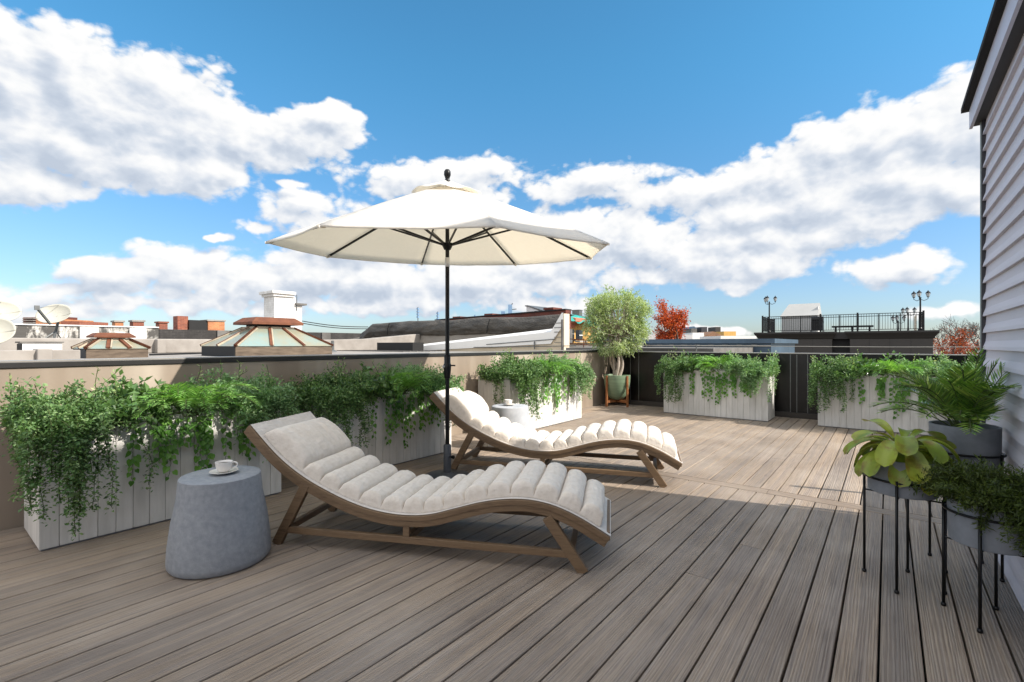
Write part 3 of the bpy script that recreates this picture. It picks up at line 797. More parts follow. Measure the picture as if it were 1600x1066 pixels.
# ------------------------------------------------------------------ potted tree in the corner
TP = P(964, 634, CH*CF/(634-538.0)); TP.z = 0
t = thing('planted_pot', 'sage green ribbed pot in a brown wooden stand in the corner', 'plant pot', TP)
pr = [(.0, .125), (.06, .125), (.13, .15), (.19, .22), (.235, .34), (.26, .48), (.268, .60), (.268, .625), (.258, .63), (.25, .60), (.0, .585)]
MB().lathe(pr, 48).build('pot', M['green_glaze'], t, smooth=True, auto=.7)
MB().lathe([(0, .587), (.25, .587)], 40).build('soil', M['soil'], t)
for k in range(4):
    a = YAW+math.radians(33)+k*math.pi/2; d = Vector((math.cos(a), math.sin(a), 0))
    MB().bar(d*.288, d*.278+Vector((0,0,.62)), .038, .036, up=d).build('leg', M['pot_wood'], t, bevel=.004)
for k in range(2):
    a = YAW+math.radians(33)+k*math.pi/2; d = Vector((math.cos(a), math.sin(a), 0))
    MB().bar(-d*.27+Vector((0,0,.10+.0015*k)), d*.27+Vector((0,0,.10+.0015*k)), .036, .046).build('cross_bar', M['pot_wood'], t)
t = thing('ficus_tree', 'pale green bushy little tree with twisted bare stems in the corner pot', 'tree', TP+Vector((0,0,.585)))
tr = MB(); lf = MB(); br = MB()
rt = ka
tips = []
for k in range(6):
    a = k*math.pi/3+.3; ph = R.uniform(0, 6); pts = []; rad = []
    for i in range(15):
        q = i/14; r0 = .05+.075*math.sin(math.pi*min(1, q*1.15))*(.6+.5*math.sin(ph+5*q))+(.16*max(0, q-.66))
        aa = a+1.5*q+.5*math.sin(ph+4*q)
        pts.append((math.cos(aa)*r0, math.sin(aa)*r0, -.02+.86*q)); rad.append(.033*(1-.55*q))
    tr.tube(pts, rad, 10); tips.append((Vector(pts[-1]), Vector(pts[-1])-Vector(pts[-3])))
tr.build('trunk', M['bark'], t, smooth=True)
def inside(p):
    # crown: broad, lopsided, narrower below, with a hollow facing the deck
    l = p.dot(rt); z = p.z; f = p.dot(tow)
    hw = .26+.38*min(1, max(0, (z-.50)/.42))**.8; 
    if z > 1.35: hw *= max(.0, 1-((z-1.35)/.42)**2)**.5
    if z < .50 or z > 1.77: return False
    n = .12*mnoise.noise(p*4.5)
    return (abs(l-.0)/(hw+n))**2+(f/(hw*.82+n))**2 < 1
cnt = 0
while cnt < 900:
    p = Vector((R.uniform(-.7, .7), R.uniform(-.7, .7), R.uniform(.5, 1.78)))
    if not inside(p): continue
    rr = math.hypot(p.x, p.y)
    if mnoise.noise(p*3.2+Vector((3,1,7))) < -.12: continue
    l = p.dot(rt)
    if abs(l+.02) < .16 and .75 < p.z < 1.5 and p.dot(tow) > .0 and R.random() < .8: continue
    cnt += 1
    base = min(tips, key=lambda q: (q[0]-p).length)[0]
    if cnt % 3 == 0:
        mid = base*.5+p*.5+rv(.04)
        br.tube([base, mid, p], [.008, .005, .002], 5, cap=False)
    for s in range(5):
        d = (Vector((p.x, p.y, (p.z-.9)*.6)).normalized()*.5+rv(.6)).normalized()
        q = p+rv(.025)
        for i in range(7):
            ld = (d+rv(.5)).normalized()
            lf.leaf(q, ld, (Vector((0,0,1))+rv(.5)).normalized(), R.uniform(.036, .062), R.uniform(.012, .020), .1)
            q = q+d*.016; d = (d+Vector((0,0,-.07))).normalized()
lf.build('crown', M['olive'], t); br.build('branch', M['bark'], t)
# ------------------------------------------------------------------ plant stands on the right
def stand(loc, label, ringz, r, pot_top, pot_bot, leg_rot, potlabel):
    t = thing('plant_stand', label, 'plant stand', loc, 0, 'black wire plant stands')
    MB().torus((0,0,ringz), r+.012, .006, 48, 8).build('ring', M['black'], t, smooth=True)
    for k in range(4):
        a = leg_rot+k*math.pi/2; d = Vector((math.cos(a), math.sin(a), 0))*(r+.014)
        o = MB().tube([d+Vector((0,0,.012)), d+Vector((0,0,ringz+.012))], .0065, 8).build('leg', M['black'], t, smooth=True)
        MB().lathe([(.0, 0), (.009, 0), (.011, .006), (.009, .016), (0, .018)], 12, d).build('foot', M['black'], o, smooth=True)
    mb = MB()
    for k in range(2):
        a = leg_rot+k*math.pi/2; d = Vector((math.cos(a), math.sin(a), 0))*(r+.012)
        mb.tube([-d+Vector((0,0,pot_bot-.008-.012*k)), d+Vector((0,0,pot_bot-.008-.012*k))], .0045, 6)
    mb.build('cross_bar', M['black'], t)
    p = thing('plant_pot', potlabel, 'plant pot', Vector(loc)+Vector((0,0,pot_bot)), 0, 'grey round plant pots')
    h = pot_top-pot_bot
    MB().lathe([(.0, 0), (r*.93, 0), (r*.97, .004), (r*.985, h*.2), (r, h), (r-.004, h+.002), (r-.012, h), (r-.014, h-.03), (0, h-.032)], 56).build('body', M['pot'], p, smooth=True, auto=.7)
    MB().lathe([(0, h-.030), (r-.014, h-.030)], 40).build('soil', M['soil'], p)
    return Vector(loc)+Vector((0,0,pot_top-.03))
ta = stand((.061, 3.24, 0), 'black wire stand holding the pot of yellow green paddle leaves', .55, .150, .655, .475, YAW+.75, 'grey round pot under the large yellow green paddle leaves')
tb = stand((.335, 3.66, 0), 'black wire stand against the siding holding the potted palm', .655, .150, .80, .585, YAW+.35, 'grey round pot holding the feathery palm')
tcx = stand((.358, 3.03, 0), 'lowest black wire stand, holding the dark conifer pot', .490, .140, .560, .350, YAW+.62, 'grey round pot holding the dark conifer shrub')
# paddle leaf plant
m, nt, b = newmat('paddle_leaf')
gg = N(nt, 'ShaderNodeNewGeometry'); c1 = ramp(nt, gg.outputs['Random Per Island'], [(0, lin('#84982e')), (.5, lin('#a9b23e')), (1, lin('#738c2a'))])
nn_ = noi(nt, coords(nt), 16, 5, .65)
c1 = mixc(nt, ramp(nt, nn_, [(.47, gray(0)), (.66, gray(.85))]), c1, lin('#80601f'))
c1 = mixc(nt, ramp(nt, noi(nt, coords(nt), 6, 3), [(.45, gray(0)), (.7, gray(.8))]), c1, lin('#4f6b1d'))
nt.links.new(c1, b.inputs['Base Color']); b.inputs['Roughness'].default_value = .35
tt_ = N(nt, 'ShaderNodeBsdfTranslucent'); nt.links.new(c1, tt_.inputs[0]); mx = N(nt, 'ShaderNodeMixShader'); mx.inputs[0].default_value = .25
nt.links.new(b.outputs[0], mx.inputs[1]); nt.links.new(tt_.outputs[0], mx.inputs[2]); nt.links.new(mx.outputs[0], nt.nodes['Material Output'].inputs[0])
bump(nt, b, noi(nt, coords(nt), 60, 3), .2, .004)
M['paddle'] = m
t = thing('paddle_leaf_plant', 'plant with large yellow green paddle shaped leaves in a grey pot', 'plant', ta)
shape = lambda q: .10+1.30*(q**.85)*(1-q**5)**.55*(1-.10*q) if q < 1 else .02
lf, st = MB(), MB()
nl = 30
for k in range(nl):
    a = k*2.39996+.4; tier = k/nl
    el = R.uniform(-.05, .35)+.65*tier**2
    d = Vector((math.cos(a)*math.cos(el), math.sin(a)*math.cos(el), math.sin(el)))
    p0 = Vector((math.cos(a)*.02, math.sin(a)*.02, 0)); p1 = p0+Vector((math.cos(a)*.03, math.sin(a)*.03, .05+.08*tier))
    st.tube([p0, p0*.5+p1*.5+Vector((0,0,.02)), p1], .005, 6)
    lf.blade(p1, d, Vector((0,0,1)), R.uniform(.19, .26), R.uniform(.086, .110), R.uniform(1.9, 3.2)-.8*tier, 16, shape)
lf.build('leaf_rosette', M['paddle'], t, smooth=True); st.build('stem', M['stem'], t, smooth=True)
t = thing('palm', 'feathery green palm in a grey pot against the lavender siding', 'palm', tb)
lf, st = MB(), MB()
for k in range(34):
    a = k*2.39996; d = Vector((math.cos(a)*.55, math.sin(a)*.55, R.uniform(.35, 1.5)))
    if Vector((1,0,0)).dot(d) > .25: d = d-Vector((.40,0,0))+Vector((0, R.choice((-.8, .2)), .2))
    p0 = Vector((math.cos(a)*R.uniform(0, .05), math.sin(a)*R.uniform(0, .05), 0))
    cl = lambda p: Vector((min(p.x, XR-.03-tb.x), p.y, p.z))
    frond(lf, st, p0, d, R.uniform(.32, .47), 1.35, .125, .0105, 26, cl, fr=.003)
lf.build('frond', M['palm'], t); st.build('stem', M['stem'], t)
t = thing('conifer_shrub', 'dark green feathery conifer shrub drooping over a low grey pot', 'shrub', tcx)
lf, st = MB(), MB()
for k in range(330):
    a = R.uniform(0, 6.283); r0 = R.uniform(0, .13)
    p0 = Vector((math.cos(a)*r0, math.sin(a)*r0, -.01)); d = Vector((math.cos(a)*.55, math.sin(a)*.55, 1))+rv(.25)
    hang = math.cos(a-math.atan2(-.35, .9)) > .5
    cl = lambda p: Vector((min(p.x, XR-.03-tcx.x), p.y, p.z if math.hypot(p.x, p.y) > .145 or p.z > 0 else .0))
    grow(lf, st, p0, d, R.uniform(.10, .20)+(.10 if hang else 0), 3.2 if hang else 1.0, 150, .026, .0062, cl, step=.014, fr=.0016, spread=1.0, off=.010)
lf.build('foliage', M['juniper'], t); st.build('stem', M['stem'], t)
# ------------------------------------------------------------------ neighbouring roofs on the left
RZ = 1.0
t = thing('neighbour_building', 'low row house with a wide beige membrane roof beyond the tan parapet', 'building', (-14, 2, RZ))
MB().b2((-23.9, -14, RZ-.3), (XL-.22, 11.9, RZ)).build('roof', M['membrane'], t, world=True)
MB().b2((-23.85, -13.9, -9), (XL-.26, 11.85, RZ-.301)).build('wall', M['brick'], t, world=True)
mb = MB().b2((-9.3, -9, RZ+.001), (-9.0, 1.55, 1.17)); mb.b2((-9.29, 1.1, RZ+.002), (-8.9, 1.25, 1.185)); mb.build('roof_curb', M['membrane'], t, world=True, bevel=.01)
MB().prism([(-16.0, 1.0, RZ+.001), (-16.0, 13.9, RZ+.001), (-16.0, 13.9, 1.70), (-16.0, 11.2, 1.46), (-16.0, 8.9, 1.40), (-16.0, 1.0, 1.40)], (-.4, 0, 0)).build('roof_curb', M['membrane'], t, world=True, bevel=.03)
MB().b2((-16.1, 4.3, RZ+.002), (-15.75, 4.5, 1.39)).build('roof_pier', M['membrane'], t, world=True, bevel=.02)
mb = MB(); mb.grid([[(-23.8+7.3*i/12, -8+1.6*j, RZ+.012+.42*(1-i/12)+.05*mnoise.noise(Vector((i*.5, j*.6, 0)))) for j in range(12)] for i in range(13)])
mb.build('roof_slope', M['membrane_dark'], t, world=True)
mb = MB()
for i in range(7): mb.b2((-18.6+.0, 9.9+i*.28, RZ+.002), (-12.2, 9.93+i*.28, RZ+.03))
mb.build('roof_seam', M['membrane_dark'], t, world=True)
MB().b2((-15.1, 11.0, RZ+.031), (-13.06, 11.5, 1.31)).build('roof_vent', M['tar'], t, world=True)
for x_, y_ in ((-17.5, 3.0), (-19.0, 6.2), (-13.5, 8.2), (-12.4, .4)):
    MB().lathe([(.13, 0), (.06, .05), (.045, .06), (.045, .34), (.0, .35)], 12, (x_, y_, RZ+.02)).build('vent_pipe', M['galv'], t, world=True)
MB().tube([(-12.2, 3.2, RZ+.03), (-13.2, 4.5, RZ+.03), (-13.0, 6.2, RZ+.03), (-14.4, 7.6, RZ+.03), (-15.9, 8.0, RZ+.04)], .022, 6).build('roof_conduit', M['tar'], t, world=True)
# peeling party wall
t = thing('brick_wall', 'long low white brick wall with peeling paint and black stains', 'wall', (-24.2, 4, RZ))
MB().b2((-24.4, -14, -9), (-24.0, 6.6, 1.93)).build('wall', M['peeling'], t, world=True)
mb = MB()
for y in (-3, 1.2, 4.1, 5.6): mb.b2((-24.0, y, RZ), (-23.88, y+.55, 1.90))
mb.build('pier', M['whitebrick'], t, world=True)
MB().b2((-24.45, -14, 1.931), (-23.95, 6.6, 1.975)).build('coping', M['white'], t, world=True)
t = thing('brick_wall', 'black tarred low brick wall behind the cable and white chimney', 'wall', (-24.2, 11, RZ))
MB().b2((-24.4, 6.62, -9), (-24.0, 20, 1.88)).build('wall', M['blackbrick'], t, world=True)
mb = MB()
for y in (8.8, 11.9, 13.9): mb.b2((-24.0, y, RZ), (-23.9, y+.5, 1.88))
mb.build('pier', M['membrane_dark'], t, world=True)
# skylights
def skylight(label, x, y0, y1, dx, zb0, zb1, zg, zl, ny, nx, inset):
    """front (+x) face at x, runs y0..y1, depth dx back to -x"""
    xb = x-dx; c = Vector(((x+xb)/2, (y0+y1)/2, zb0))
    t = thing('roof_skylight', label, 'skylight', c, 0, 'hipped roof skylights')
    MB().b2((xb, y0, zb0-.05), (x, y1, zb1)).build('curb', M['old_wood'], t, world=True)
    MB().b2((xb+.01, y0-.012, zb0-.05), (x-.01, y0-.0005, zb1-.01)).build('curb_shade_side', M['tar'], t, world=True)  # black sheet stands in for the shade on this side of the curb
    b = [Vector((x+.02, y0-.02, zb1)), Vector((x+.02, y1+.02, zb1)), Vector((xb-.02, y1+.02, zb1)), Vector((xb-.02, y0-.02, zb1))]
    iy, ix = inset
    u = [Vector((x-ix, y0+iy, zg)), Vector((x-ix, y1-iy, zg)), Vector((xb+ix, y1-iy, zg)), Vector((xb+ix, y0+iy, zg))]
    for i in range(4):
        j = (i+1) % 4; n = ny if i % 2 == 0 else nx
        for k in range(n):
            a, a2 = b[i].lerp(b[j], k/n), b[i].lerp(b[j], (k+1)/n); e, e2 = u[i].lerp(u[j], k/n), u[i].lerp(u[j], (k+1)/n)
            MB().add([a, a2, e2, e], [(0,1,2,3)]).build('glass_pane', M['wire_glass'], t, world=True)
        mb = MB()
        for k in range(n+1):
            mb.bar(b[i].lerp(b[j], k/n)+Vector((0,0,.012)), u[i].lerp(u[j], k/n)+Vector((0,0,.012)), .05, .045)
        mb.build('glazing_rib', M['rust'], t, world=True)
        mb = MB()
        for k in range(n):
            o = (b[j]-b[i]).normalized()*.045
            mb.bar(b[i].lerp(b[j], k/n)+o+Vector((0,0,.016)), u[i].lerp(u[j], k/n)+o+Vector((0,0,.016)), .022, .03)
        mb.bar(u[i]+Vector((0,0,.0)), u[j]+Vector((0,0,.0)), .05, .06)
        mb.build('rib_trim', M['rib_cream'], t, world=True)
    MB().b2((u[2].x+.05, u[0].y+.05, zg-.02), (u[0].x-.05, u[2].y-.05, zg+.1)).build('vent_neck', M['tar'], t, world=True)
    o = .13*(zl-zg)/.21
    zz = zg+.42*(zl-zg)
    lo = [(u[2].x-o, u[0].y-o), (u[0].x+o, u[0].y-o), (u[0].x+o, u[2].y+o), (u[2].x-o, u[2].y+o)]
    vs = [(a, c2, zz-.1*(zl-zg)) for a, c2 in lo]+[(a, c2, zz+.12*(zl-zg)) for a, c2 in lo]
    cx, cy = (u[0].x+u[2].x)/2, (u[0].y+u[2].y)/2
    vs += [(cx+(a-cx)*.74, cy+(c2-cy)*.74, zl) for a, c2 in lo]
    MB().add(vs, [(3,2,1,0), (8,9,10,11)]+[(i, (i+1) % 4, (i+1) % 4+4, i+4) for i in range(4)]+[(i+4, (i+1) % 4+4, (i+1) % 4+8, i+8) for i in range(4)]).build('lid', M['rust'], t, world=True)
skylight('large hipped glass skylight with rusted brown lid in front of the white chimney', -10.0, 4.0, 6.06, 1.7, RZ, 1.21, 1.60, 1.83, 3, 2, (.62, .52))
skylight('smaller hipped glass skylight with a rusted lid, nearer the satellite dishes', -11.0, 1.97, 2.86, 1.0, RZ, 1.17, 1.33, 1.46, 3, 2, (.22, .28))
# chimney
t = thing('chimney', 'tall white painted brick chimney behind the large skylight', 'chimney', (-16.4, 7.9, RZ))
MB().b2((-16.74, 7.6, RZ-.05), (-16.0, 8.34, 2.85)).build('shaft', M['whitebrick'], t, world=True)
mb = MB().b2((-16.8, 7.54, 2.851), (-15.94, 8.26, 2.93)); mb.b2((-16.86, 7.48, 2.931), (-15.88, 8.28, 3.03)); mb.build('cap', M['whitebrick'], t, world=True, bevel=.01)
MB().b2((-16.5, 8.341, RZ-.05), (-16.0, 8.55, 2.60)).build('side_flue', M['whitebrick'], t, world=True)
MB().b2((-16.55, 8.30, 2.601), (-15.9, 8.68, 2.66)).build('flue_cap', M['membrane_dark'], t, world=True)
MB().tube([(-15.97, 8.35, 2.4), (-15.97, 8.35, 2.95)], .012, 6).build('lightning_rod', M['galv'], t, world=True)
# satellite dishes
def dish(label, u, v, vb, x, rx, rz_, face, up):
    c = PX(u, v, x); t = thing('satellite_dish', label, 'satellite dish', (c.x, c.y, vb), 0, 'white satellite dishes on the left roof')
    n = Vector((math.cos(face)*math.cos(up), math.sin(face)*math.cos(up), math.sin(up))); X = Vector((0,0,1)).cross(n).normalized(); Z = n.cross(X)
    rows = []
    for i in range(9):
        q = i/8; rows.append([c+X*rx*q*math.cos(a)+Z*rz_*q*math.sin(a)+n*(.16*rx*2*(q*q-1)) for a in [2*math.pi*j/36 for j in range(37)]])
    MB().grid(rows).build('reflector', M['dish'], t, world=True, smooth=True, solid=.012)
    low = c-Z*rz_*.98; hd = c+n*.50-Z*rz_*.62
    MB().bar(low-n*.05, hd, .035, .05).build('arm', M['galv'], t, world=True)
    MB().b2(hd-Vector((.045,.045,.05)), hd+Vector((.045,.045,.06))).build('receiver', M['galv'], t, world=True)
    MB().bar(c+Z*rz_*.9-n*.02, hd, .008, .008).build('stay', M['galv'], t, world=True)
    bk = c-n*.34*rx
    mb = MB().tube([bk, bk-n*.1-Z*.12, (bk.x-.06, bk.y-.02, c.z-rz_-.15), (c.x-.12, c.y, vb)], .03, 8)
    mb.tube([(bk.x-.06, bk.y-.02, c.z-rz_-.15), (c.x-.35, c.y+.25, vb)], .014, 6).tube([(bk.x-.06, bk.y-.02, c.z-rz_-.15), (c.x+.05, c.y-.3, vb)], .014, 6)
    mb.build('mast', M['galv'], t, world=True)
dish('white satellite dish with a rust patch standing in front of the brown tower block', 84, 490, 1.28, -16.9, .40, .30, -.75, .55)
dish('higher of the two white satellite dishes cut off by the picture edge', -1, 486, 1.28, -16.6, .38, .30, -.25, .5)
dish('lower of the two white satellite dishes cut off by the picture edge', -8, 517, 1.02, -15.2, .34, .31, -.5, .35)
t = thing('roof_box', 'low white painted box on the roof below the satellite dishes', 'box', PX(66, 546, -14.8))
a = PX(35, 546, -14.8); b = PX(97, 536, -14.8)
MB().b2((-15.5, a.y, RZ-.02), (-14.8, b.y, b.z)).build('body', M['white'], t, world=True)
MB().b2((-15.49, a.y-.015, RZ-.02), (-14.82, a.y-.001, b.z-.02)).build('side', M['tar'], t, world=True)
MB().b2((-15.53, a.y-.04, b.z+.001), (-14.77, b.y+.03, b.z+.03)).build('lid', M['membrane_dark'], t, world=True)
# brick stacks and bulkheads beyond the peeling wall
def stack(name, label, cat, u0, u1, vt, x, deep, mat, capmat=None, group=None, capz=.08, zb=-9, vb=None):
    a, b = PX(u0, vt, x), PX(u1, vt, x); z = (a.z+b.z)/2
    t = thing(name, label, cat, ((x-deep/2), (a.y+b.y)/2, zb), 0, group)
    MB().b2((x-deep, a.y, zb), (x, b.y, z-capz)).build('shaft' if cat == 'chimney' else 'wall', M[mat], t, world=True)
    MB().b2((x-deep-.05, a.y-.05, z-capz+.001), (x+.05, b.y+.05, z)).build('cap', M[capmat or 'membrane_dark'], t, world=True)
    return t, a, b, z
stack('brick_chimney', 'pale topped little brick chimney nearest the bare tree behind the peeling wall', 'chimney', 180, 193, 501, -30, .6, 'brick_orange', 'membrane', 'small brick chimneys behind the peeling wall')
stack('brick_chimney', 'wide orange brick chimney between two smaller ones behind the peeling wall', 'chimney', 208, 225, 500.5, -30, .6, 'brick', 'membrane', 'small brick chimneys behind the peeling wall')
stack('brick_chimney', 'plain square red brick chimney midway between the wide chimney and the brick bulkhead', 'chimney', 249, 262, 502.5, -30, .6, 'brick', 'brick', 'small brick chimneys behind the peeling wall')
t, a, b, z = stack('brick_bulkhead', 'orange brick stair bulkhead with a black side and a brick flue', 'building', 325, 351, 500, -30, 1.6, 'brick_orange', 'membrane')
MB().b2((-31.5, a.y-.9, -9), (-30.05, a.y-.003, z-.05)).build('black_side', M['tar'], t, world=True)
MB().b2((-30.9, a.y-1.4, -9), (-30.2, a.y-.903, z+.15)).build('flue', M['brick'], t, world=True)
t = thing('tower_block', 'brown apartment tower block with balconies far behind the satellite dish', 'building', P(47, 520, 190))
a = P(36, 496, 190); b = P(60, 492, 190); f2 = Vector((cc, ss, 0)); fw = Vector((-ss, cc, 0))
def obox(mb, u0, u1, v0, v1, d, deep):
    """upright block facing the deck at distance d"""
    p0, p1 = P(u0, v0, d), P(u1, v0, d); zt = p0.z; zb = P(u0, v1, d).z
    mb.prism([(p0.x, p0.y, zb), (p1.x, p1.y, zb), (p1.x, p1.y, zt), (p0.x, p0.y, zt)], fw*deep)
mb = MB(); obox(mb, 36, 60, 496, 600, 190, 12); obox(mb, 55, 72, 493.5, 600, 194, 14); mb.build('wall', M['brick_dark'], t, world=True)
mb = MB()
for i in range(5): obox(mb, 34.5, 52, 497+i*3.2, 498+i*3.2, 188.6, 1.5)
mb.build('balcony', M['membrane'], t, world=True)
t = thing('apartment_block', 'long orange brown brick block on the skyline behind the satellite dish', 'building', P(92, 520, 170))
mb = MB(); obox(mb, 56, 100, 499, 600, 170, 12); mb.build('wall', M['brick_orange'], t, world=True)
mb = MB(); obox(mb, 95, 124, 502, 600, 168, 12); mb.build('wing', M['brick'], t, world=True)
# bare and leafy trees
def tree(name, label, cat, base, h, crown_r, depth, leafmat=None, nleaf=0, lsize=.3, trunk_r=.25, seed=1, group=None, spread=.55, first=.35, twigmat='twig', minr=.012, up=.25):
    rr = random.Random(seed); t = thing(name, label, cat, base, 0, group)
    tr, br, lf = MB(), MB(), MB(); ends = []
    def rec(p, d, L, r, lev):
        pts = [p]; 
        for i in range(4):
            d = (d+Vector((rr.gauss(0,.13), rr.gauss(0,.13), rr.gauss(0,.1)+.03))).normalized(); p = p+d*L/4; pts.append(p)
        (tr if lev == 0 else br).tube(pts, [max(minr, r*(1-.09*i)) for i in range(5)], 6 if lev < 2 else 4, cap=False)
        if lev >= 2: ends.extend(pts[1:])
        if lev == depth: return
        for i in range(rr.choice((3, 4)) if lev < 3 else 3):
            q = pts[rr.choice((2, 3, 4))] if lev else pts[rr.choice((3, 4, 4))]
            a = rr.uniform(0, 6.283); nd = (d*.62+Vector((math.cos(a)*spread, math.sin(a)*spread, up))+Vector((rr.gauss(0,.12),)*3)).normalized()
            rec(q, nd, L*rr.uniform(.58, .8) if lev else crown_r*rr.uniform(.55, .8), max(minr, r*.55), lev+1)
    rec(Vector((0,0,0)), Vector((0,0,1)), h*first, trunk_r, 0)
    tr.build('trunk', M[twigmat], t, smooth=True); br.build('branch', M[twigmat], t, smooth=True)
    if leafmat:
        for i in range(nleaf):
            p = rr.choice(ends)+Vector((rr.gauss(0, 1), rr.gauss(0, 1), rr.gauss(0, 1)))*lsize*.9
            lf.leaf(p, Vector((rr.gauss(0,1), rr.gauss(0,1), rr.gauss(0,1)-.4)).normalized(), Vector((rr.gauss(0,.6), rr.gauss(0,.6), 1)).normalized(), lsize*rr.uniform(.6, 1.2), lsize*rr.uniform(.45, .8), .2)
        lf.build('crown', M[leafmat], t)
    return t
def gp(u, d): 
    p = P(u, 538, d); return Vector((p.x, p.y, -9))
tree('red_tree', 'bright red autumn tree beside the crown of the potted ficus', 'tree', gp(1031, 80), 16.2, 5.0, 4, 'redleaf', 6500, .36, .32, 3, spread=.52, first=.62, up=.16)
tree('bare_tree', 'bare grey tree on the skyline between satellite dish and brick chimneys', 'tree', gp(146, 90), 13, 4.2, 5, None, 0, .2, .3, 5, 'bare trees on the skyline', .7, .62, minr=.02, up=.1)
tree('orange_tree', 'thin orange brown autumn tree near the dark terrace building', 'tree', gp(1162, 95), 10, 3.6, 4, 'orangeleaf', 700, .3, .25, 8, None, .7, .75, up=.1)
tree('rust_tree', 'low spreading rust red tree between the dark terrace building and the house', 'tree', gp(1520, 42), 8.4, 3.0, 4, 'rustleaf', 5200, .19, .25, 11, None, .7, .86, up=.05)
tree('rust_tree', 'rust red tree touching the end of the dark terrace building', 'tree', gp(1484, 55), 9.2, 2.9, 4, 'rustleaf', 4200, .22, .25, 12, None, .7, .88, up=.02)
tree('bare_tree', 'bare twiggy tree beyond the tallest lamp post', 'tree', gp(1478, 66), 12.5, 3.6, 5, None, 0, .2, .22, 21, 'bare trees on the skyline', .6, .68, minr=.014)
tree('bare_tree', 'tall bare tree with a few red leaves close to the house corner', 'tree', gp(1527, 50), 12.4, 3.6, 5, 'rustleaf', 240, .14, .22, 22, 'bare trees on the skyline', .5, .70, minr=.012)
# ------------------------------------------------------------------ white clad neighbour, tarpaulin wall, party wall chimneys
t = thing('neighbour_building', 'white clad row house with a sloping white roof edge behind the umbrella pole', 'building', (-12, 12, -9))
a = Vector((-18.7, 12, .80)); b = PY(862, 518.5, 12); c = PY(880, 489, 12)
MB().prism([(-18.7, 12, -9), (c.x+.03, 12, -9), (c.x+.03, 12, c.z-.02), (c.x-.02, 12, c.z-.02), (b.x, 12, b.z-.02), (-18.7, 12, .78)], (0, .3, 0)).build('wall', M['cream_wall'], t, world=True)
mb = MB(); sl = (b-a)
mb.add([(a.x, 11.95, a.z), (b.x, 11.95, b.z), (b.x, 12.35, b.z+.12), (a.x, 12.35, a.z+.08), (a.x, 11.95, a.z-.02), (b.x, 11.95, b.z-.36)], [(0,1,2,3), (4,5,1,0)])
mb.add([(b.x, 11.951, b.z-.36), (c.x+.035, 11.951, c.z-.36), (c.x+.035, 11.951, c.z), (c.x-.02, 11.951, c.z), (b.x, 11.951, b.z)], [(0,1,2,3,4)])
mb.build('roof_edge', M['white_metal'], t, world=True)
mb = MB()
for v in (505, 512, 519, 527, 535): 
    p = PY(868, v, 11.94); mb.b2((p.x-.05, 11.935, p.z-.01), (c.x+.03, 11.948, p.z+.008))
mb.b2((c.x-.01, 11.90, -1), (c.x+.04, 11.949, c.z-.2))
mb.build('clapboard_line', M['membrane_dark'], t, world=True)
p0 = PY(760, 538.5, 11.94); p1 = PY(868, 530, 11.94); p2 = PY(1000, 540, 11.94)
MB().tube([p0, p1], .014, 6).tube([PY(740, 543, 11.93), PY(900, 540.5, 11.93)], .014, 6).tube([PY(835, 534, 11.92), PY(835, 546, 11.92)], .02, 6).build('pipe', M['galv'], t, world=True)
t = thing('party_wall', 'rooftop party wall wrapped in sagging grey tarpaulin behind the umbrella pole', 'wall', (-14.5, 14, RZ))
ye = 14.0
MB().b2((-20.2, ye, -9), (-8.7, ye+.5, 1.78)).build('wall', M['membrane_dark'], t, world=True)
rows = []
for i in range(80):
    x = -20.4+11.75*i/79; row = []
    sag = .10*abs(math.sin(i*.11+.6))+.05*mnoise.noise(Vector((x*.8, 0, 0)))
    tuck = .15*math.exp(-((i-16)/2.2)**2)+.15*math.exp(-((i-58)/1.8)**2)
    endk = max(0, (6-i)/6)
    for j in range(14):
        w = j/13; z = 2.28-sag*.5-endk*.5-(.62-.1*sag)*w
        y = ye-.06-.14*math.sin(math.pi*w)*(1-tuck*4)+.06*mnoise.noise(Vector((x*1.6, w*4, 1)))+.03*mnoise.noise(Vector((x*5, w*9, 4)))
        row.append((x, y, z))
    row = [(x, ye+.55, 2.26-sag*.5-endk*.5), (x, ye+.2, 2.31-sag*.5-endk*.5)]+row+[(x, ye-.002, 1.64-.1*sag)]
    rows.append(row)
MB().grid(rows).build('tarpaulin', M['tarp'], t, world=True, smooth=True, solid=.01)
mb = MB(); rows = []
for i in range(60):
    x = -22.5+13.8*i/59; rows.append([(x, ye-.02-.25*w+.05*mnoise.noise(Vector((x*1.2, w*3, 0))), 1.66-.62*w-max(0, (10-i)/10)*.28*(1-w)) for w in [q/6 for q in range(7)]])
mb.grid(rows); mb.build('apron', M['tarp_pale'], t, world=True, smooth=True)
for i, x in ((16, -18.0), (58, -11.9)):
    MB().tube([(x, ye-.22, 2.2), (x-.08, ye-.25, 1.95), (x-.18, ye-.2, 1.68)], .02, 6).build('tie_rope', M['tar'], t, world=True)
t = thing('brick_wall', 'dark red brick party wall rising above the tarpaulin', 'wall', (-11, 16, RZ))
a = PY(680, 501, 16); b = PY(884, 484.5, 16)
MB().prism([(a.x, 16, -9), (b.x, 16, -9), (b.x, 16, b.z), (a.x, 16, a.z)], (0, .4, 0)).build('wall', M['brick_dark'], t, world=True)
MB().prism([(a.x, 15.96, a.z+.001), (b.x, 15.96, b.z+.001), (b.x, 15.96, b.z+.05), (a.x, 15.96, a.z+.05)], (0, .48, 0)).build('coping', M['tar'], t, world=True)
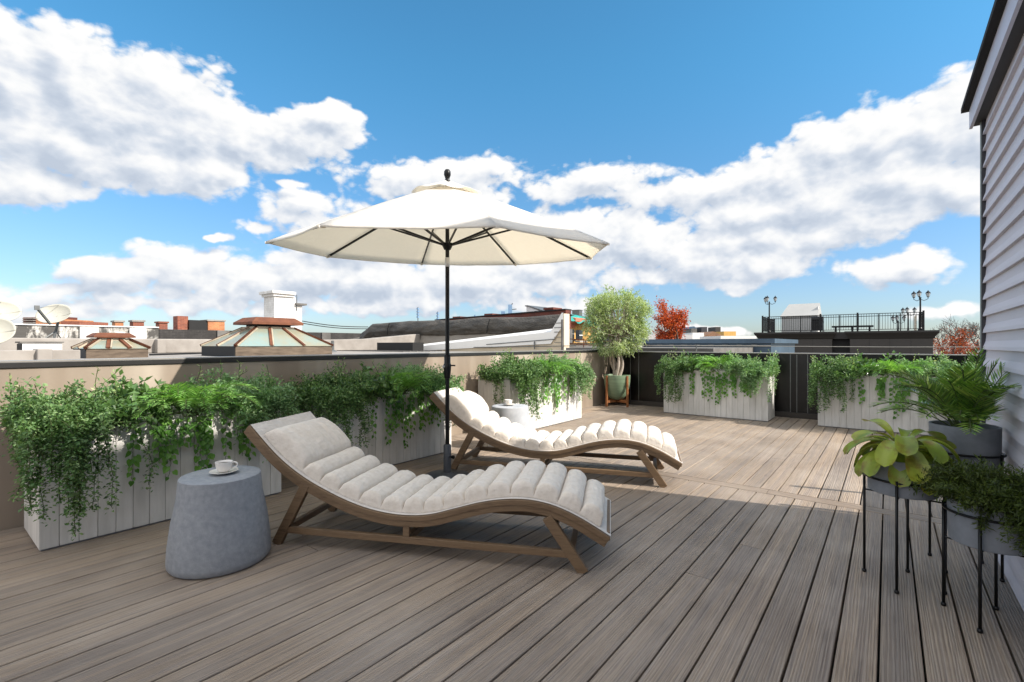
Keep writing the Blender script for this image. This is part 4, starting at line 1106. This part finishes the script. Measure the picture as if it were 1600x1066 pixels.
def ystack(label, u0, u1, vt, y, mat, deep=.6, cat='chimney', name='brick_chimney', group='dark brick chimneys on the party wall', capm='brick_dark'):
    a, b = PY(u0, vt, y), PY(u1, vt, y)
    t = thing(name, label, cat, ((a.x+b.x)/2, y+deep/2, RZ), 0, group)
    MB().b2((a.x, y, RZ-.5), (b.x, y+deep, a.z-.09)).build('shaft' if cat == 'chimney' else 'wall', M[mat], t, world=True)
    MB().b2((a.x-.04, y-.04, a.z-.089), (b.x+.04, y+deep+.04, a.z)).build('cap', M[capm], t, world=True)
    return t
ystack('small dark brick chimney next to the umbrella pole above the tarpaulin', 709, 719, 495, 16.5, 'brick_dark')
ystack('dark brick chimney halfway along the party wall near the blue tower', 758.5, 769, 490.5, 16.5, 'brick_dark')
ystack('largest dark brick chimney on the party wall', 851, 864, 481, 16.5, 'brick_dark')
t = thing('roof_shed', 'small white lean-to stair bulkhead beside the largest dark brick chimney', 'shed', PY(838, 492, 18))
a, b = PY(822.5, 479, 18), PY(849, 488, 18)
MB().prism([(a.x, 18, 1), (b.x, 18, 1), (b.x, 18, b.z), (a.x+.1, 18, a.z), (a.x, 18, a.z)], (0, 1.5, 0)).build('wall', M['white'], t, world=True)
MB().prism([(a.x-.05, 17.95, a.z+.002), (a.x+.1, 17.95, a.z+.004), (b.x+.1, 17.95, b.z+.004), (b.x+.1, 17.95, b.z+.05), (a.x+.1, 17.95, a.z+.05), (a.x-.05, 17.95, a.z+.05)], (0, 1.6, 0)).build('roof', M['galv'], t, world=True)
ystack('grey metal flue box above the turquoise sheet', 894, 905, 484.5, 42, 'galv', .6, 'vent', 'roof_vent', None, 'galv')
# yellow house
t = thing('townhouse', 'ochre town house with a salmon cornice and dark windows', 'house', (-20, 34.6, -9))
X = -20.0
def q(u, v): return PX(u, v, X)
y0, y1 = q(884, 538).y, q(929, 538).y
zt = q(905, 499).z
MB().b2((X-9, y0, -9), (X, y1, zt)).build('wall', M['yellow'], t, world=True)
yy = q(902, 538).y
MB().prism([(X+.001, yy, -9), (X+.7, yy+.6, -9), (X+.7, yy+2.1, -9), (X+.001, yy+2.7, -9)], (0, 0, zt+8.7)).build('bay', M['yellow'], t, world=True)
MB().prism([(X+.001, y0, q(885, 506).z), (X+.9, y0, q(885, 503).z), (X+.9, y0, q(885, 498).z), (X+.001, y0, q(885, 494).z)], (0, (yy-y0)*1.0, 0)).build('cornice', M['salmon'], t, world=True)
MB().b2((X+.002, y0+.02, q(890, 512).z), (X+.10, y0+1.3, q(888, 505).z)).build('frieze', M['salmon'], t, world=True)
for u0, u1, v0, v1, dx in ((884.5, 888.5, 517, 532, .02), (892, 897, 515, 530, .02), (904.5, 910, 516, 532, .75), (915, 920, 516, 532, .5)):
    a, b = PX(u0, v1, X+dx), PX(u1, v0, X+dx)
    o = MB().b2((X+dx-.3, a.y, a.z), (X+dx+.03, b.y, b.z)).build('window', M['dark_glass'], t, world=True)
    MB().b2((X+dx-.3, a.y-.1, a.z-.16), (X+dx+.14, b.y+.1, a.z-.02)).build('sill', M['membrane'], o, world=True)
    MB().b2((X+dx, a.y, (a.z+b.z)/2-.04), (X+dx+.06, b.y, (a.z+b.z)/2+.04)).build('sash_rail', M['white'], o, world=True)
MB().tube([(X+.9, q(912, 538).y, -6), (X+.9, q(912, 538).y, zt)], .09, 8).build('downpipe', M['brick_dark'], t, world=True)
t = thing('roof_sheet', 'crumpled turquoise sheet draped over the cornice of the ochre house', 'tarpaulin', (X, 34.6, zt))
rows = []
for i in range(24):
    w = i/23; u = 871+62*w; vv = 489.5+11*w
    e = PX(u, vv, X+.8); rows.append([Vector((X+.95-.9*k+.08*mnoise.noise(Vector((w*9, k*4, 0))), e.y, e.z-.75*(1-k)**1.5*(.6+.5*mnoise.noise(Vector((w*7, 0, 3))))+.05*mnoise.noise(Vector((w*14, k*6, 1)))+.25*k)) for k in [j/7 for j in range(8)]])
MB().grid(rows).build('sheet', M['turq'], t, world=True, smooth=True, solid=.02)
t = thing('roof_railing', 'thin brown pipe railing in front of the ochre house', 'railing', PY(910, 545, 12.6))
mb = MB().tube([PY(886, 529.5, 12.6), PY(925, 532, 12.6), PY(955, 534.5, 12.6)], .014, 6).tube([PY(886, 537, 12.6), PY(955, 541.5, 12.6)], .014, 6)
for u in (889, 912): mb.tube([PY(u, 529, 12.6), PY(u, 552, 12.6)], .016, 6)
mb.build('rail', M['rust'], t, world=True)
t = thing('neighbour_building', 'low white building between the ochre house and the ficus crown', 'building', PY(930, 545, 13.2))
MB().b2((PY(884, 540, 13).x, 13, -9), (PY(985, 540, 13).x, 16, PY(950, 537.5, 13).z)).build('wall', M['white'], t, world=True)
MB().b2((PY(884, 540, 13).x-.05, 12.95, PY(950, 537.5, 13).z+.001), (PY(985, 540, 13).x+.05, 16.05, PY(950, 536, 13).z)).build('coping', M['membrane_dark'], t, world=True)
# blue grey roof edge behind the black parapet
t = thing('neighbour_building', 'row house with a blue grey metal roof edge beyond the black parapet', 'building', (-4, 14.5, -9))
a, b = PY(985, 530, 14), PY(1205, 530, 14); zt = 1.395
MB().b2((a.x, 14, -9), (b.x, 18, zt-.12)).build('wall', M['slate_blue'], t, world=True)
MB().b2((a.x-.1, 13.9, zt-.119), (b.x+.1, 18, zt)).build('roof_edge', M['slate_blue'], t, world=True)
mb = MB().b2((a.x, 13.95, zt-.20), (b.x, 13.999, zt-.17))
for i in range(9):
    x = a.x+.5+i*(b.x-a.x-.6)/9; mb.b2((x, 13.96, 1.21), (x+.14, 13.999, 1.235))
mb.build('flashing', M['coping_top'], t, world=True)
MB().b2((a.x, 10.2, .95), (b.x-.4, 13.89, 1.165)).build('lower_roof', M['membrane_dark'], t, world=True)
# skyline beyond
def sky_house(name, label, cat, u0, u1, vt, d, mat, vb=560, roof=None, deep=10):
    t = thing(name, label, cat, P((u0+u1)/2, vb, d))
    mb = MB(); obox(mb, u0, u1, vt, vb, d, deep); mb.build('wall', M[mat], t, world=True)
    if roof:
        p0, p1, p2 = P(u0-1, vt, d), P(u1+1, vt, d), P((u0+u1)/2, roof[0], d)
        MB().prism([p0, p1, p2], fw*deep).build('roof', M[roof[1]], t, world=True)
    return t
sky_house('flat_roof_building', 'long pale flat roofed building under the red tree', 'building', 1012, 1082, 523, 100, 'pale_roof')
sky_house('flat_roof_building', 'short white walled building next to the long pale one', 'building', 1082, 1100, 520, 110, 'white')
sky_house('gabled_house', 'brown gabled house on the skyline above the blue grey roof edge', 'house', 1100, 1131, 526, 130, 'brick_orange', roof=(518, 'brown_roof'))
t = sky_house('church', 'small dark church with twin spires beside the red tree', 'church', 1064, 1072, 519, 220, 'terrace', roof=(512, 'terrace'))
mb = MB()
for u, v in ((1067, 506), (1070.5, 510)):
    b = P(u, 520, 219.5); mb.lathe([(.9, 0), (.9, b.z*.0+.8), (.05, P(u, v, 219.5).z-b.z)], 8, b)
mb.build('spire', M['terrace'], t, world=True)
sky_house('far_tower', 'grey brown square tower block above the brown gabled house', 'building', 1118, 1126, 511, 260, 'terrace')
sky_house('roof_house', 'dark topped bulkhead on the skyline beside the brown gable', 'building', 1096, 1105, 511, 200, 'trim_dark')
sky_house('roof_house', 'peaked grey bulkhead on the skyline near the church', 'building', 1080, 1089, 513.5, 200, 'membrane_dark', roof=(510, 'slate_blue'))
sky_house('yellow_building', 'yellow flat roofed building beside the orange brown tree', 'building', 1131, 1150, 518, 150, 'yellow')
sky_house('flat_roof_building', 'low white building under the orange brown tree', 'building', 1126, 1182, 525, 90, 'white')
sky_house('flat_roof_building', 'dark low roof between the ochre house and the ficus crown', 'building', 924, 960, 521, 60, 'trim_dark')
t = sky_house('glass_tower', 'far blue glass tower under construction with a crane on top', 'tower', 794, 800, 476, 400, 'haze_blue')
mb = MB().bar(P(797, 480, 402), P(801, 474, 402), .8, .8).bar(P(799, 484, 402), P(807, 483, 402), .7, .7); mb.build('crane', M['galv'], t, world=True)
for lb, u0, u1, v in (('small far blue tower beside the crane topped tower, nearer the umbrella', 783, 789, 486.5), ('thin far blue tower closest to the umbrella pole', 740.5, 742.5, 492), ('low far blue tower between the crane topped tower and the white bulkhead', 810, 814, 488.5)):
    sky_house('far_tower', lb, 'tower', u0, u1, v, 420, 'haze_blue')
for lb, u, v in (('taller thin antenna mast above the tarpaulin wall', 653, 480), ('shorter antenna mast nearest the umbrella pole', 684, 487)):
    t = thing('antenna_mast', lb, 'antenna', P(u, 538, 70)-Vector((0,0,10)), 0, 'antenna masts on the skyline')
    b = P(u, 538, 70); top = P(u, v, 70)
    MB().tube([(b.x, b.y, -9), top], .07, 6).build('mast', M['galv'], t, world=True)
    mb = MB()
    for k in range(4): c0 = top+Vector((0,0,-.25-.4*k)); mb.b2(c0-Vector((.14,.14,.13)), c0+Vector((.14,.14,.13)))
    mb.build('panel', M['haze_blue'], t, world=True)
t = thing('utility_cable', 'dark sagging cable behind the white chimney', 'cable', PX(500, 505, -26))
a, b = PX(462, 500, -26), PX(575, 511, -26)
mb = MB()
for k in range(2):
    mb.tube([a+Vector((0,0,-.12*k))+(b-a)*w+Vector((0,0,-.12*math.sin(math.pi*w))) for w in [i/10 for i in range(11)]], .025, 5)
mb.build('cable', M['tar'], t, world=True)
# ------------------------------------------------------------------ dark terrace building on the right
Y = 35.0
t = thing('terrace_building', 'dark brown building with a wide cornice under the black railing', 'building', (-2, Y+4, -9))
xa, xm, xm2, xb = PY(1186, 530, Y).x, PY(1300, 530, Y).x, PY(1328, 530, Y).x, PY(1458, 530, Y).x
zc = 2.02
MB().b2((xa, Y, -9), (xm, Y+8, zc-.45)).build('wall', M['terrace'], t, world=True)
MB().b2((xm2, Y, -9), (xb, Y+8, zc-.45)).build('wall', M['terrace'], t, world=True)
MB().b2((xm-.3, Y+.6, -9), (xm2+.3, Y+8, zc-.02)).build('recess', M['tar'], t, world=True)
def cornice(x0, x1):
    pr = [(0, -.46), (.06, -.40), (.10, -.32), (.22, -.16), (.26, -.1), (.26, 0), (-.2, 0), (-.2, -.46)]
    mb = MB(); n = len(pr)
    vs = [(x0-a, Y-a, zc+z) for a, z in pr]+[(x1+a, Y-a, zc+z) for a, z in pr]
    mb.add(vs, [tuple(range(n))[::-1], tuple(range(n, 2*n))]+[(i, (i+1) % n, (i+1) % n+n, i+n) for i in range(n)])
    mb.build('cornice', M['terrace_trim'], t, world=True)
cornice(xa, xm); cornice(xm2, xb)
MB().b2((xa-.1, Y+.21, zc-.45), (xb+.1, Y+8, zc-.03)).build('roof', M['terrace_trim'], t, world=True)
mb = MB()
for i in range(1, 4): x = xa+(xm-xa)*i/4; mb.b2((x-.012, Y-.012, -5), (x+.012, Y-.001, zc-.46))
for i in range(1, 4): x = xm2+(xb-xm2)*i/4; mb.b2((x-.012, Y-.012, -5), (x+.012, Y-.001, zc-.46))
mb.build('wall_seam', M['terrace_trim'], t, world=True)
r = thing('metal_railing', 'black metal railing round the roof of the dark terrace building', 'railing', (-2, Y+.3, zc))
zr = zc+1.03; xl, xr2 = PY(1191, 520, Y+.3).x, PY(1443, 520, Y+.3).x
def post(x, y, h=1.12, w=.09): MB().b2((x-w/2, y-w/2, zc-.03), (x+w/2, y+w/2, zc+h)).build('post', M['black'], r, world=True)
for u in (1191.5, 1282, 1340, 1443): post(PY(u, 520, Y+.3).x, Y+.3)
for u in (1251, 1312, 1373, 1407): post(PY(u, 520, Y+.3).x, Y+.3, 1.0, .05)
for y in (Y+2.4, Y+4.6): post(xl, y); post(xr2, y)
mb = MB()
for z in (zr, zr-.14, zc+.10):
    mb.b2((xl, Y+.28, z-.018), (xr2, Y+.32, z+.018)); mb.b2((xl-.02, Y+.321, z-.018), (xl+.02, Y+4.6, z+.018)); mb.b2((xr2-.02, Y+.321, z-.018), (xr2+.02, Y+4.6, z+.018))
mb.build('rail', M['black'], r, world=True)
mb = MB(); n = int((xr2-xl)/.125)
for i in range(n): x = xl+(i+.5)*(xr2-xl)/n; mb.b2((x-.009, Y+.291, zc+.1), (x+.009, Y+.309, zr-.01))
for i in range(34): y = Y+.4+i*.125; mb.b2((xl-.009, y-.009, zc+.1), (xl+.009, y+.009, zr-.01)); mb.b2((xr2-.009, y-.009, zc+.1), (xr2+.009, y+.009, zr-.01))
mb.build('baluster', M['black'], r, world=True)
def lamp(label, u, vt, y):
    p = PY(u, vt, y); h = p.z-zc+.02
    t = thing('lamp_post', label, 'lamp post', (p.x, p.y, zc-.02), 0, 'black three lantern lamp posts on the terrace')
    MB().lathe([(.0, 0), (.12, 0), (.11, .1), (.06, .2), (.045, .5), (.04, h-.42), (.06, h-.40), (.03, h-.36)], 12).build('pole', M['black'], t)
    for k in range(3):
        a = .35+k*2.094; e = Vector((math.cos(a), math.sin(a), 0))*.36
        c = e+Vector((0,0,h-.34))
        o = MB().tube([(0,0,h-.48), e*.5+Vector((0,0,h-.56)), e+Vector((0,0,h-.46)), c], .016, 6).build('arm', M['black'], t)
        MB().lathe([(.05, 0), (.10, .17), (.10, .19)], 8, c).build('lantern_glass', M['lamp_glass'], o)
        MB().lathe([(.025, -.05), (.06, -.005), (.055, .0)], 8, c).build('lantern_base', M['black'], o)
        MB().lathe([(.125, .19), (.09, .25), (.03, .31), (.012, .36), (0, .37)], 8, c).build('lantern_cap', M['black'], o)
        mb = MB()
        for j in range(4):
            b = j*1.571; mb.bar(c+Vector((math.cos(b)*.052, math.sin(b)*.052, 0)), c+Vector((math.cos(b)*.104, math.sin(b)*.104, .19)), .014, .014)
        mb.build('lantern_frame', M['black'], o)
    return t
lamp('black three lantern lamp post beside the grey stair bulkhead', 1202, 463, Y+1.2)
lamp('tallest black three lantern lamp post on the terrace', 1438, 454.5, Y+.6)
lamp('black three lantern lamp post farther back beside the tallest one', 1419, 480.5, Y+7.6)
lamp('lowest black three lantern lamp post seen through the railing', 1403, 493, Y+7.9)
t = thing('stair_bulkhead', 'grey slant roofed stair bulkhead on the dark terrace building', 'shed', PY(1250, 518, Y+3))
y3 = Y+3; a0, a1, a2, a3 = PY(1221, 495, y3), PY(1230, 475.5, y3), PY(1275, 474.5, y3), PY(1276, 495, y3)
MB().b2((a0.x, y3, zc-.02), (a3.x, y3+2.6, a0.z)).build('wall', M['shed'], t, world=True)
s0, s1 = Vector((a0.x-.08, y3-.1, a0.z-.03)), Vector((a3.x+.06, y3-.1, a0.z-.03))
zt = PY(1250, 475, y3+1).z
MB().add([s0, s1, (s1.x, y3+1.2, zt), (s0.x+.38, y3+1.2, zt), (s0.x, y3+2.7, a0.z), (s1.x, y3+2.7, a0.z)], [(0,1,2,3), (0,3,4), (3,2,5,4), (1,5,2)]).build('roof', M['shed'], t, world=True, solid=.04)
MB().b2((a3.x+.001, y3+.5, a0.z-.3), (a3.x+.05, y3+1.3, zt-.25)).build('end_trim', M['white'], t, world=True)
MB().b2((a3.x+.002, y3+.2, zc), (a3.x+.06, y3+1.2, a0.z-.35)).build('door_frame', M['white'], t, world=True)
t = thing('grill', 'black covered barbecue grill beside the stair bulkhead', 'grill', PY(1277, 519, Y+1.4))
p = PY(1277, 519, Y+1.4)
MB().b2((p.x-.32, Y+1.2, zc+.1), (p.x+.32, Y+1.7, zc+.72)).build('cabinet', M['black'], t, world=True, bevel=.02)
MB().lathe([(0, -.32), (.22, -.32), (.22, .32), (0, .32)], 20, (p.x, Y+1.45, zc+.80), Matrix.Rotation(math.pi/2, 3, 'Y')).build('hood', M['black'], t, world=True)
MB().b2((p.x-.36, Y+1.15, zc-.02), (p.x-.30, Y+1.75, zc+.1)).b2((p.x+.30, Y+1.15, zc-.02), (p.x+.36, Y+1.75, zc+.1)).build('leg', M['galv'], t, world=True)
t = thing('bench', 'long low dark bench behind the middle of the terrace railing', 'bench', PY(1330, 519, Y+2))
a, b = PY(1300, 515, Y+2), PY(1365, 515, Y+2)
MB().b2((a.x, Y+1.8, zc+.30), (b.x, Y+2.3, zc+.40)).build('seat', M['black'], t, world=True)
for x in (a.x+.2, (a.x+b.x)/2, b.x-.2): MB().b2((x-.05, Y+1.85, zc-.03), (x+.05, Y+2.25, zc+.299)).build('leg', M['black'], t, world=True)
t = thing('privacy_screen', 'tan slatted screen behind the terrace railing under the tallest lamp', 'screen', PY(1430, 519, Y+3.6))
for i in range(5):
    MB().b2((xr2-.28, Y+2.3+i*.42, zc-.02), (xr2-.22, Y+2.62+i*.42, zc+.95)).build('slat', M['cream_wall'], t, world=True)
# ------------------------------------------------------------------ sun, sky, camera
AZ, EL = math.radians(15.5), math.radians(38)
sd = bpy.data.lights.new('sun', 'SUN'); sd.energy = 4.3; sd.angle = math.radians(.6); sd.color = (1.0, .935, .85)
so = bpy.data.objects.new('sun', sd); COL.objects.link(so)
tosun = Vector((math.cos(EL)*math.cos(AZ), math.cos(EL)*math.sin(AZ), math.sin(EL)))
so.rotation_euler = tosun.to_track_quat('Z', 'Y').to_euler(); so.location = tosun*60
w = bpy.data.worlds.new('World'); scene.world = w; w.use_nodes = True
nt = w.node_tree; bg = nt.nodes['Background']
sky = N(nt, 'ShaderNodeTexSky', sky_type='NISHITA'); sky.sun_disc = False; sky.sun_elevation = EL; sky.sun_rotation = math.radians(90)-AZ
sky.air_density = 1.0; sky.dust_density = .6; sky.ozone_density = 1.0
CLOUDS = [(30,110,110,95),(110,80,75,60),(170,170,120,100),(240,150,100,75),(300,190,105,85),(390,215,85,60),(470,205,75,45),(520,190,55,34),(90,230,140,60),(230,255,150,40),(330,262,90,40),(40,290,90,38),(430,245,80,30),(0,40,50,35),(385,290,36,20),
 (490,325,62,20),(455,345,40,18),(470,293,40,9),(340,370,14,6),(395,357,18,8),
 (190,432,100,28),(290,425,100,32),(390,432,110,34),(490,430,110,40),(590,435,120,45),(110,455,70,14),(330,465,170,18),(30,462,70,18),(0,470,50,14),(560,380,130,50),(480,470,60,14),
 (690,282,110,36),(620,293,62,22),(770,268,55,20),(740,300,80,18),
 (920,280,82,28),(880,295,50,22),(960,292,40,16),
 (880,360,80,38),(930,385,110,45),(1010,390,110,42),(1100,408,110,38),(1200,410,90,26),(860,420,160,30),(740,440,170,34),(1010,430,110,20),(700,470,130,14),(640,462,90,18),(1120,440,60,12),
 (1060,298,90,22),(1130,300,95,32),(1210,275,105,45),(1300,245,110,55),(1390,220,110,65),(1470,200,110,70),(1560,180,120,90),(1190,335,130,42),(1290,320,130,55),(1390,290,120,55),(1480,290,100,45),(1180,372,120,34),(1290,372,100,34),(1350,345,70,30),(1630,250,120,80),
 (1400,418,82,20),(1430,405,45,14),(1370,425,50,12),
 (60,486,130,16),(230,476,120,14),(560,480,120,12),(850,475,110,16),(300,400,90,18),(1490,493,60,14),(1560,500,70,20),(1120,515,60,8),(740,505,30,6),(210,520,60,7)]
def mth(nt, op, a, b=None, c=None, clamp=False):
    n = N(nt, 'ShaderNodeMath', operation=op); n.use_clamp = clamp
    for i, x in enumerate((a, b, c)):
        if x is None: continue
        if hasattr(x, 'is_output'): nt.links.new(x, n.inputs[i])
        else: n.inputs[i].default_value = x
    return n.outputs[0]
grp = bpy.data.node_groups.new('cloud_density', 'ShaderNodeTree')
grp.interface.new_socket('Vector', in_out='INPUT', socket_type='NodeSocketVector')
grp.interface.new_socket('Density', in_out='OUTPUT', socket_type='NodeSocketFloat')
gi, go = N(grp, 'NodeGroupInput'), N(grp, 'NodeGroupOutput')
# wobble of the outlines
nw = N(grp, 'ShaderNodeTexNoise'); nw.inputs['Scale'].default_value = 5.5; nw.inputs['Detail'].default_value = 5; nw.inputs['Roughness'].default_value = .55
grp.links.new(gi.outputs[0], nw.inputs['Vector'])
vm = N(grp, 'ShaderNodeVectorMath', operation='SUBTRACT'); grp.links.new(nw.outputs['Color'], vm.inputs[0]); vm.inputs[1].default_value = (.5, .5, .5)
vm2 = N(grp, 'ShaderNodeVectorMath', operation='MULTIPLY'); grp.links.new(vm.outputs[0], vm2.inputs[0]); vm2.inputs[1].default_value = (.13, .075, 0)
vm3 = N(grp, 'ShaderNodeVectorMath', operation='ADD'); grp.links.new(gi.outputs[0], vm3.inputs[0]); grp.links.new(vm2.outputs[0], vm3.inputs[1])
acc = None
for u, v, ru, rv_ in CLOUDS:
    az = math.atan((u-800)/CF); ca = math.cos(az); tt = (CHZ-v)/CF*ca
    s = N(grp, 'ShaderNodeVectorMath', operation='SUBTRACT'); grp.links.new(vm3.outputs[0], s.inputs[0]); s.inputs[1].default_value = (az, tt, 0)
    m_ = N(grp, 'ShaderNodeVectorMath', operation='MULTIPLY'); grp.links.new(s.outputs[0], m_.inputs[0]); m_.inputs[1].default_value = (CF/(ru*ca*ca), CF/(rv_*ca), 0)
    l_ = N(grp, 'ShaderNodeVectorMath', operation='LENGTH'); grp.links.new(m_.outputs[0], l_.inputs[0])
    wt = min(1.0, max(.5, rv_/40))
    fl = mth(grp, 'MULTIPLY_ADD', l_.outputs['Value'], wt, 1-wt)        # thin wisps have weaker cores
    acc = fl if acc is None else mth(grp, 'SMOOTH_MIN', acc, fl, .25)
base = mth(grp, 'SUBTRACT', 1.0, acc)
# bright cloud added out of view, behind and overhead, for neutral fill light
sx = N(grp, 'ShaderNodeSeparateXYZ'); grp.links.new(gi.outputs[0], sx.inputs[0])
def sst(x, a, b):
    n = N(grp, 'ShaderNodeMapRange', interpolation_type='SMOOTHSTEP'); n.inputs[1].default_value = a; n.inputs[2].default_value = b; grp.links.new(x, n.inputs[0]); return n.outputs[0]
far = mth(grp, 'MAXIMUM', sst(mth(grp, 'ABSOLUTE', sx.outputs[0]), 1.1, 1.6), sst(sx.outputs[1], .95, 1.5))
base = mth(grp, 'MAXIMUM', base, mth(grp, 'MULTIPLY_ADD', far, 2.3, -2.0))
base = mth(grp, 'MINIMUM', base, .95)
def gnoise(scale, detail, rough, sc):
    mp = N(grp, 'ShaderNodeMapping'); mp.inputs['Scale'].default_value = sc; grp.links.new(gi.outputs[0], mp.inputs[0])
    n = N(grp, 'ShaderNodeTexNoise'); n.inputs['Scale'].default_value = scale; n.inputs['Detail'].default_value = detail; n.inputs['Roughness'].default_value = rough
    grp.links.new(mp.outputs[0], n.inputs['Vector']); return n.outputs[0]
f1 = mth(grp, 'SUBTRACT', gnoise(12, 12, .68, (1, 1.5, 1)), .5)
f2_ = mth(grp, 'SUBTRACT', gnoise(5, 3, .5, (1, 1.8, 1)), .5)
base = mth(grp, 'ADD', base, .10)
def billow(sc):
    return mth(grp, 'ABSOLUTE', mth(grp, 'MULTIPLY_ADD', gnoise(sc, 0, .5, (1, 1.25, 1)), 2.0, -1.0))
bl = mth(grp, 'ADD', mth(grp, 'MULTIPLY', billow(10), .62), mth(grp, 'ADD', mth(grp, 'MULTIPLY', billow(22), .36), mth(grp, 'MULTIPLY', billow(48), .22)))
bl = mth(grp, 'SUBTRACT', bl, .20)
dens = mth(grp, 'ADD', base, mth(grp, 'ADD', mth(grp, 'MULTIPLY', f1, .95), bl))
dens = mth(grp, 'ADD', dens, mth(grp, 'MULTIPLY', f2_, .7))
grp.interface.new_socket('Far', in_out='OUTPUT', socket_type='NodeSocketFloat'); grp.links.new(dens, go.inputs[0]); grp.links.new(far, go.inputs[1])
tc = N(nt, 'ShaderNodeTexCoord'); sp = N(nt, 'ShaderNodeSeparateXYZ'); nt.links.new(tc.outputs['Generated'], sp.inputs[0])
x, y, z = sp.outputs
lat = mth(nt, 'ADD', mth(nt, 'MULTIPLY', x, cc), mth(nt, 'MULTIPLY', y, ss))
fwd = mth(nt, 'ADD', mth(nt, 'MULTIPLY', x, -ss), mth(nt, 'MULTIPLY', y, cc))
azn = mth(nt, 'ARCTAN2', lat, fwd)
hr = mth(nt, 'SQRT', mth(nt, 'ADD', mth(nt, 'MULTIPLY', lat, lat), mth(nt, 'MULTIPLY', fwd, fwd)))
tn_ = mth(nt, 'DIVIDE', z, mth(nt, 'MAXIMUM', hr, .05))
cv = N(nt, 'ShaderNodeCombineXYZ'); nt.links.new(azn, cv.inputs[0]); nt.links.new(tn_, cv.inputs[1])
g1 = N(nt, 'ShaderNodeGroup'); g1.node_tree = grp; nt.links.new(cv.outputs[0], g1.inputs[0])
ov = N(nt, 'ShaderNodeVectorMath', operation='ADD'); nt.links.new(cv.outputs[0], ov.inputs[0]); ov.inputs[1].default_value = (.013, .024, 0)
g2 = N(nt, 'ShaderNodeGroup'); g2.node_tree = grp; nt.links.new(ov.outputs[0], g2.inputs[0])
D1, D2 = g1.outputs[0], g2.outputs[0]
alpha = N(nt, 'ShaderNodeMapRange', interpolation_type='SMOOTHSTEP'); nt.links.new(D1, alpha.inputs[0]); alpha.inputs[1].default_value = -.02; alpha.inputs[2].default_value = .30
lit = mth(nt, 'SUBTRACT', D1, D2)
lit = mth(nt, 'MULTIPLY_ADD', lit, 1.0, .62)
lit = mth(nt, 'SUBTRACT', lit, mth(nt, 'MULTIPLY', mth(nt, 'MAXIMUM', mth(nt, 'SUBTRACT', D1, .35), 0), .30))
lit = mth(nt, 'MINIMUM', mth(nt, 'MAXIMUM', lit, 0.0), 1.0)
CB = 1.0
ccol = ramp(nt, lit, [(0, (.52, .59, .70)), (.30, (.64, .70, .79)), (.55, (.80, .83, .88)), (.76, (.92, .93, .94)), (1, (1, .99, .98))])
# clear sky from the physical model, deepened the way the photograph's polarised blue is
SK = .105
skc = mixc(nt, 1.0, sky.outputs[0], (.46*SK, 1.08*SK, 1.24*SK, 1), 'MULTIPLY')
hz = N(nt, 'ShaderNodeMapRange', interpolation_type='SMOOTHSTEP'); nt.links.new(tn_, hz.inputs[0]); hz.inputs[1].default_value = -.02; hz.inputs[2].default_value = .62
skc = mixc(nt, 1.0, skc, mixc(nt, hz.outputs[0], (1.3, .65, .72, 1), (1, 1, 1, 1)), 'MULTIPLY')   # denser, milkier air low over the city
CLOUD_GAIN = .62
gain = mth(nt, 'MULTIPLY_ADD', g1.outputs[1], .42, CLOUD_GAIN)     # brightens the added out-of-view cloud to raise the fill light
gv = N(nt, 'ShaderNodeCombineXYZ')
for q_ in range(3): nt.links.new(gain, gv.inputs[q_])
cg = mixc(nt, 1.0, ccol, gv.outputs[0], 'MULTIPLY')
fin = mixc(nt, alpha.outputs[0], skc, cg)
# thin the clouds' haze near the horizon is left to the sky model
nt.links.new(fin, bg.inputs['Color']); bg.inputs['Strength'].default_value = 1.0
w.cycles.sampling_method = 'MANUAL'; w.cycles.sample_map_resolution = 512
cam = bpy.data.cameras.new('camera'); cam.sensor_width = 36; cam.lens = CF/1600*36; cam.shift_y = 5/1600
cam.clip_start = .05; cam.clip_end = 6000
co = bpy.data.objects.new('camera', cam); COL.objects.link(co); co.location = (0, 0, CH); co.rotation_euler = (math.pi/2, 0, YAW)
scene.camera = co
scene.view_settings.view_transform = 'Standard'; scene.view_settings.look = 'None'; scene.view_settings.exposure = .75; scene.view_settings.gamma = 1
scene.cycles.max_bounces = 8; scene.cycles.transparent_max_bounces = 8
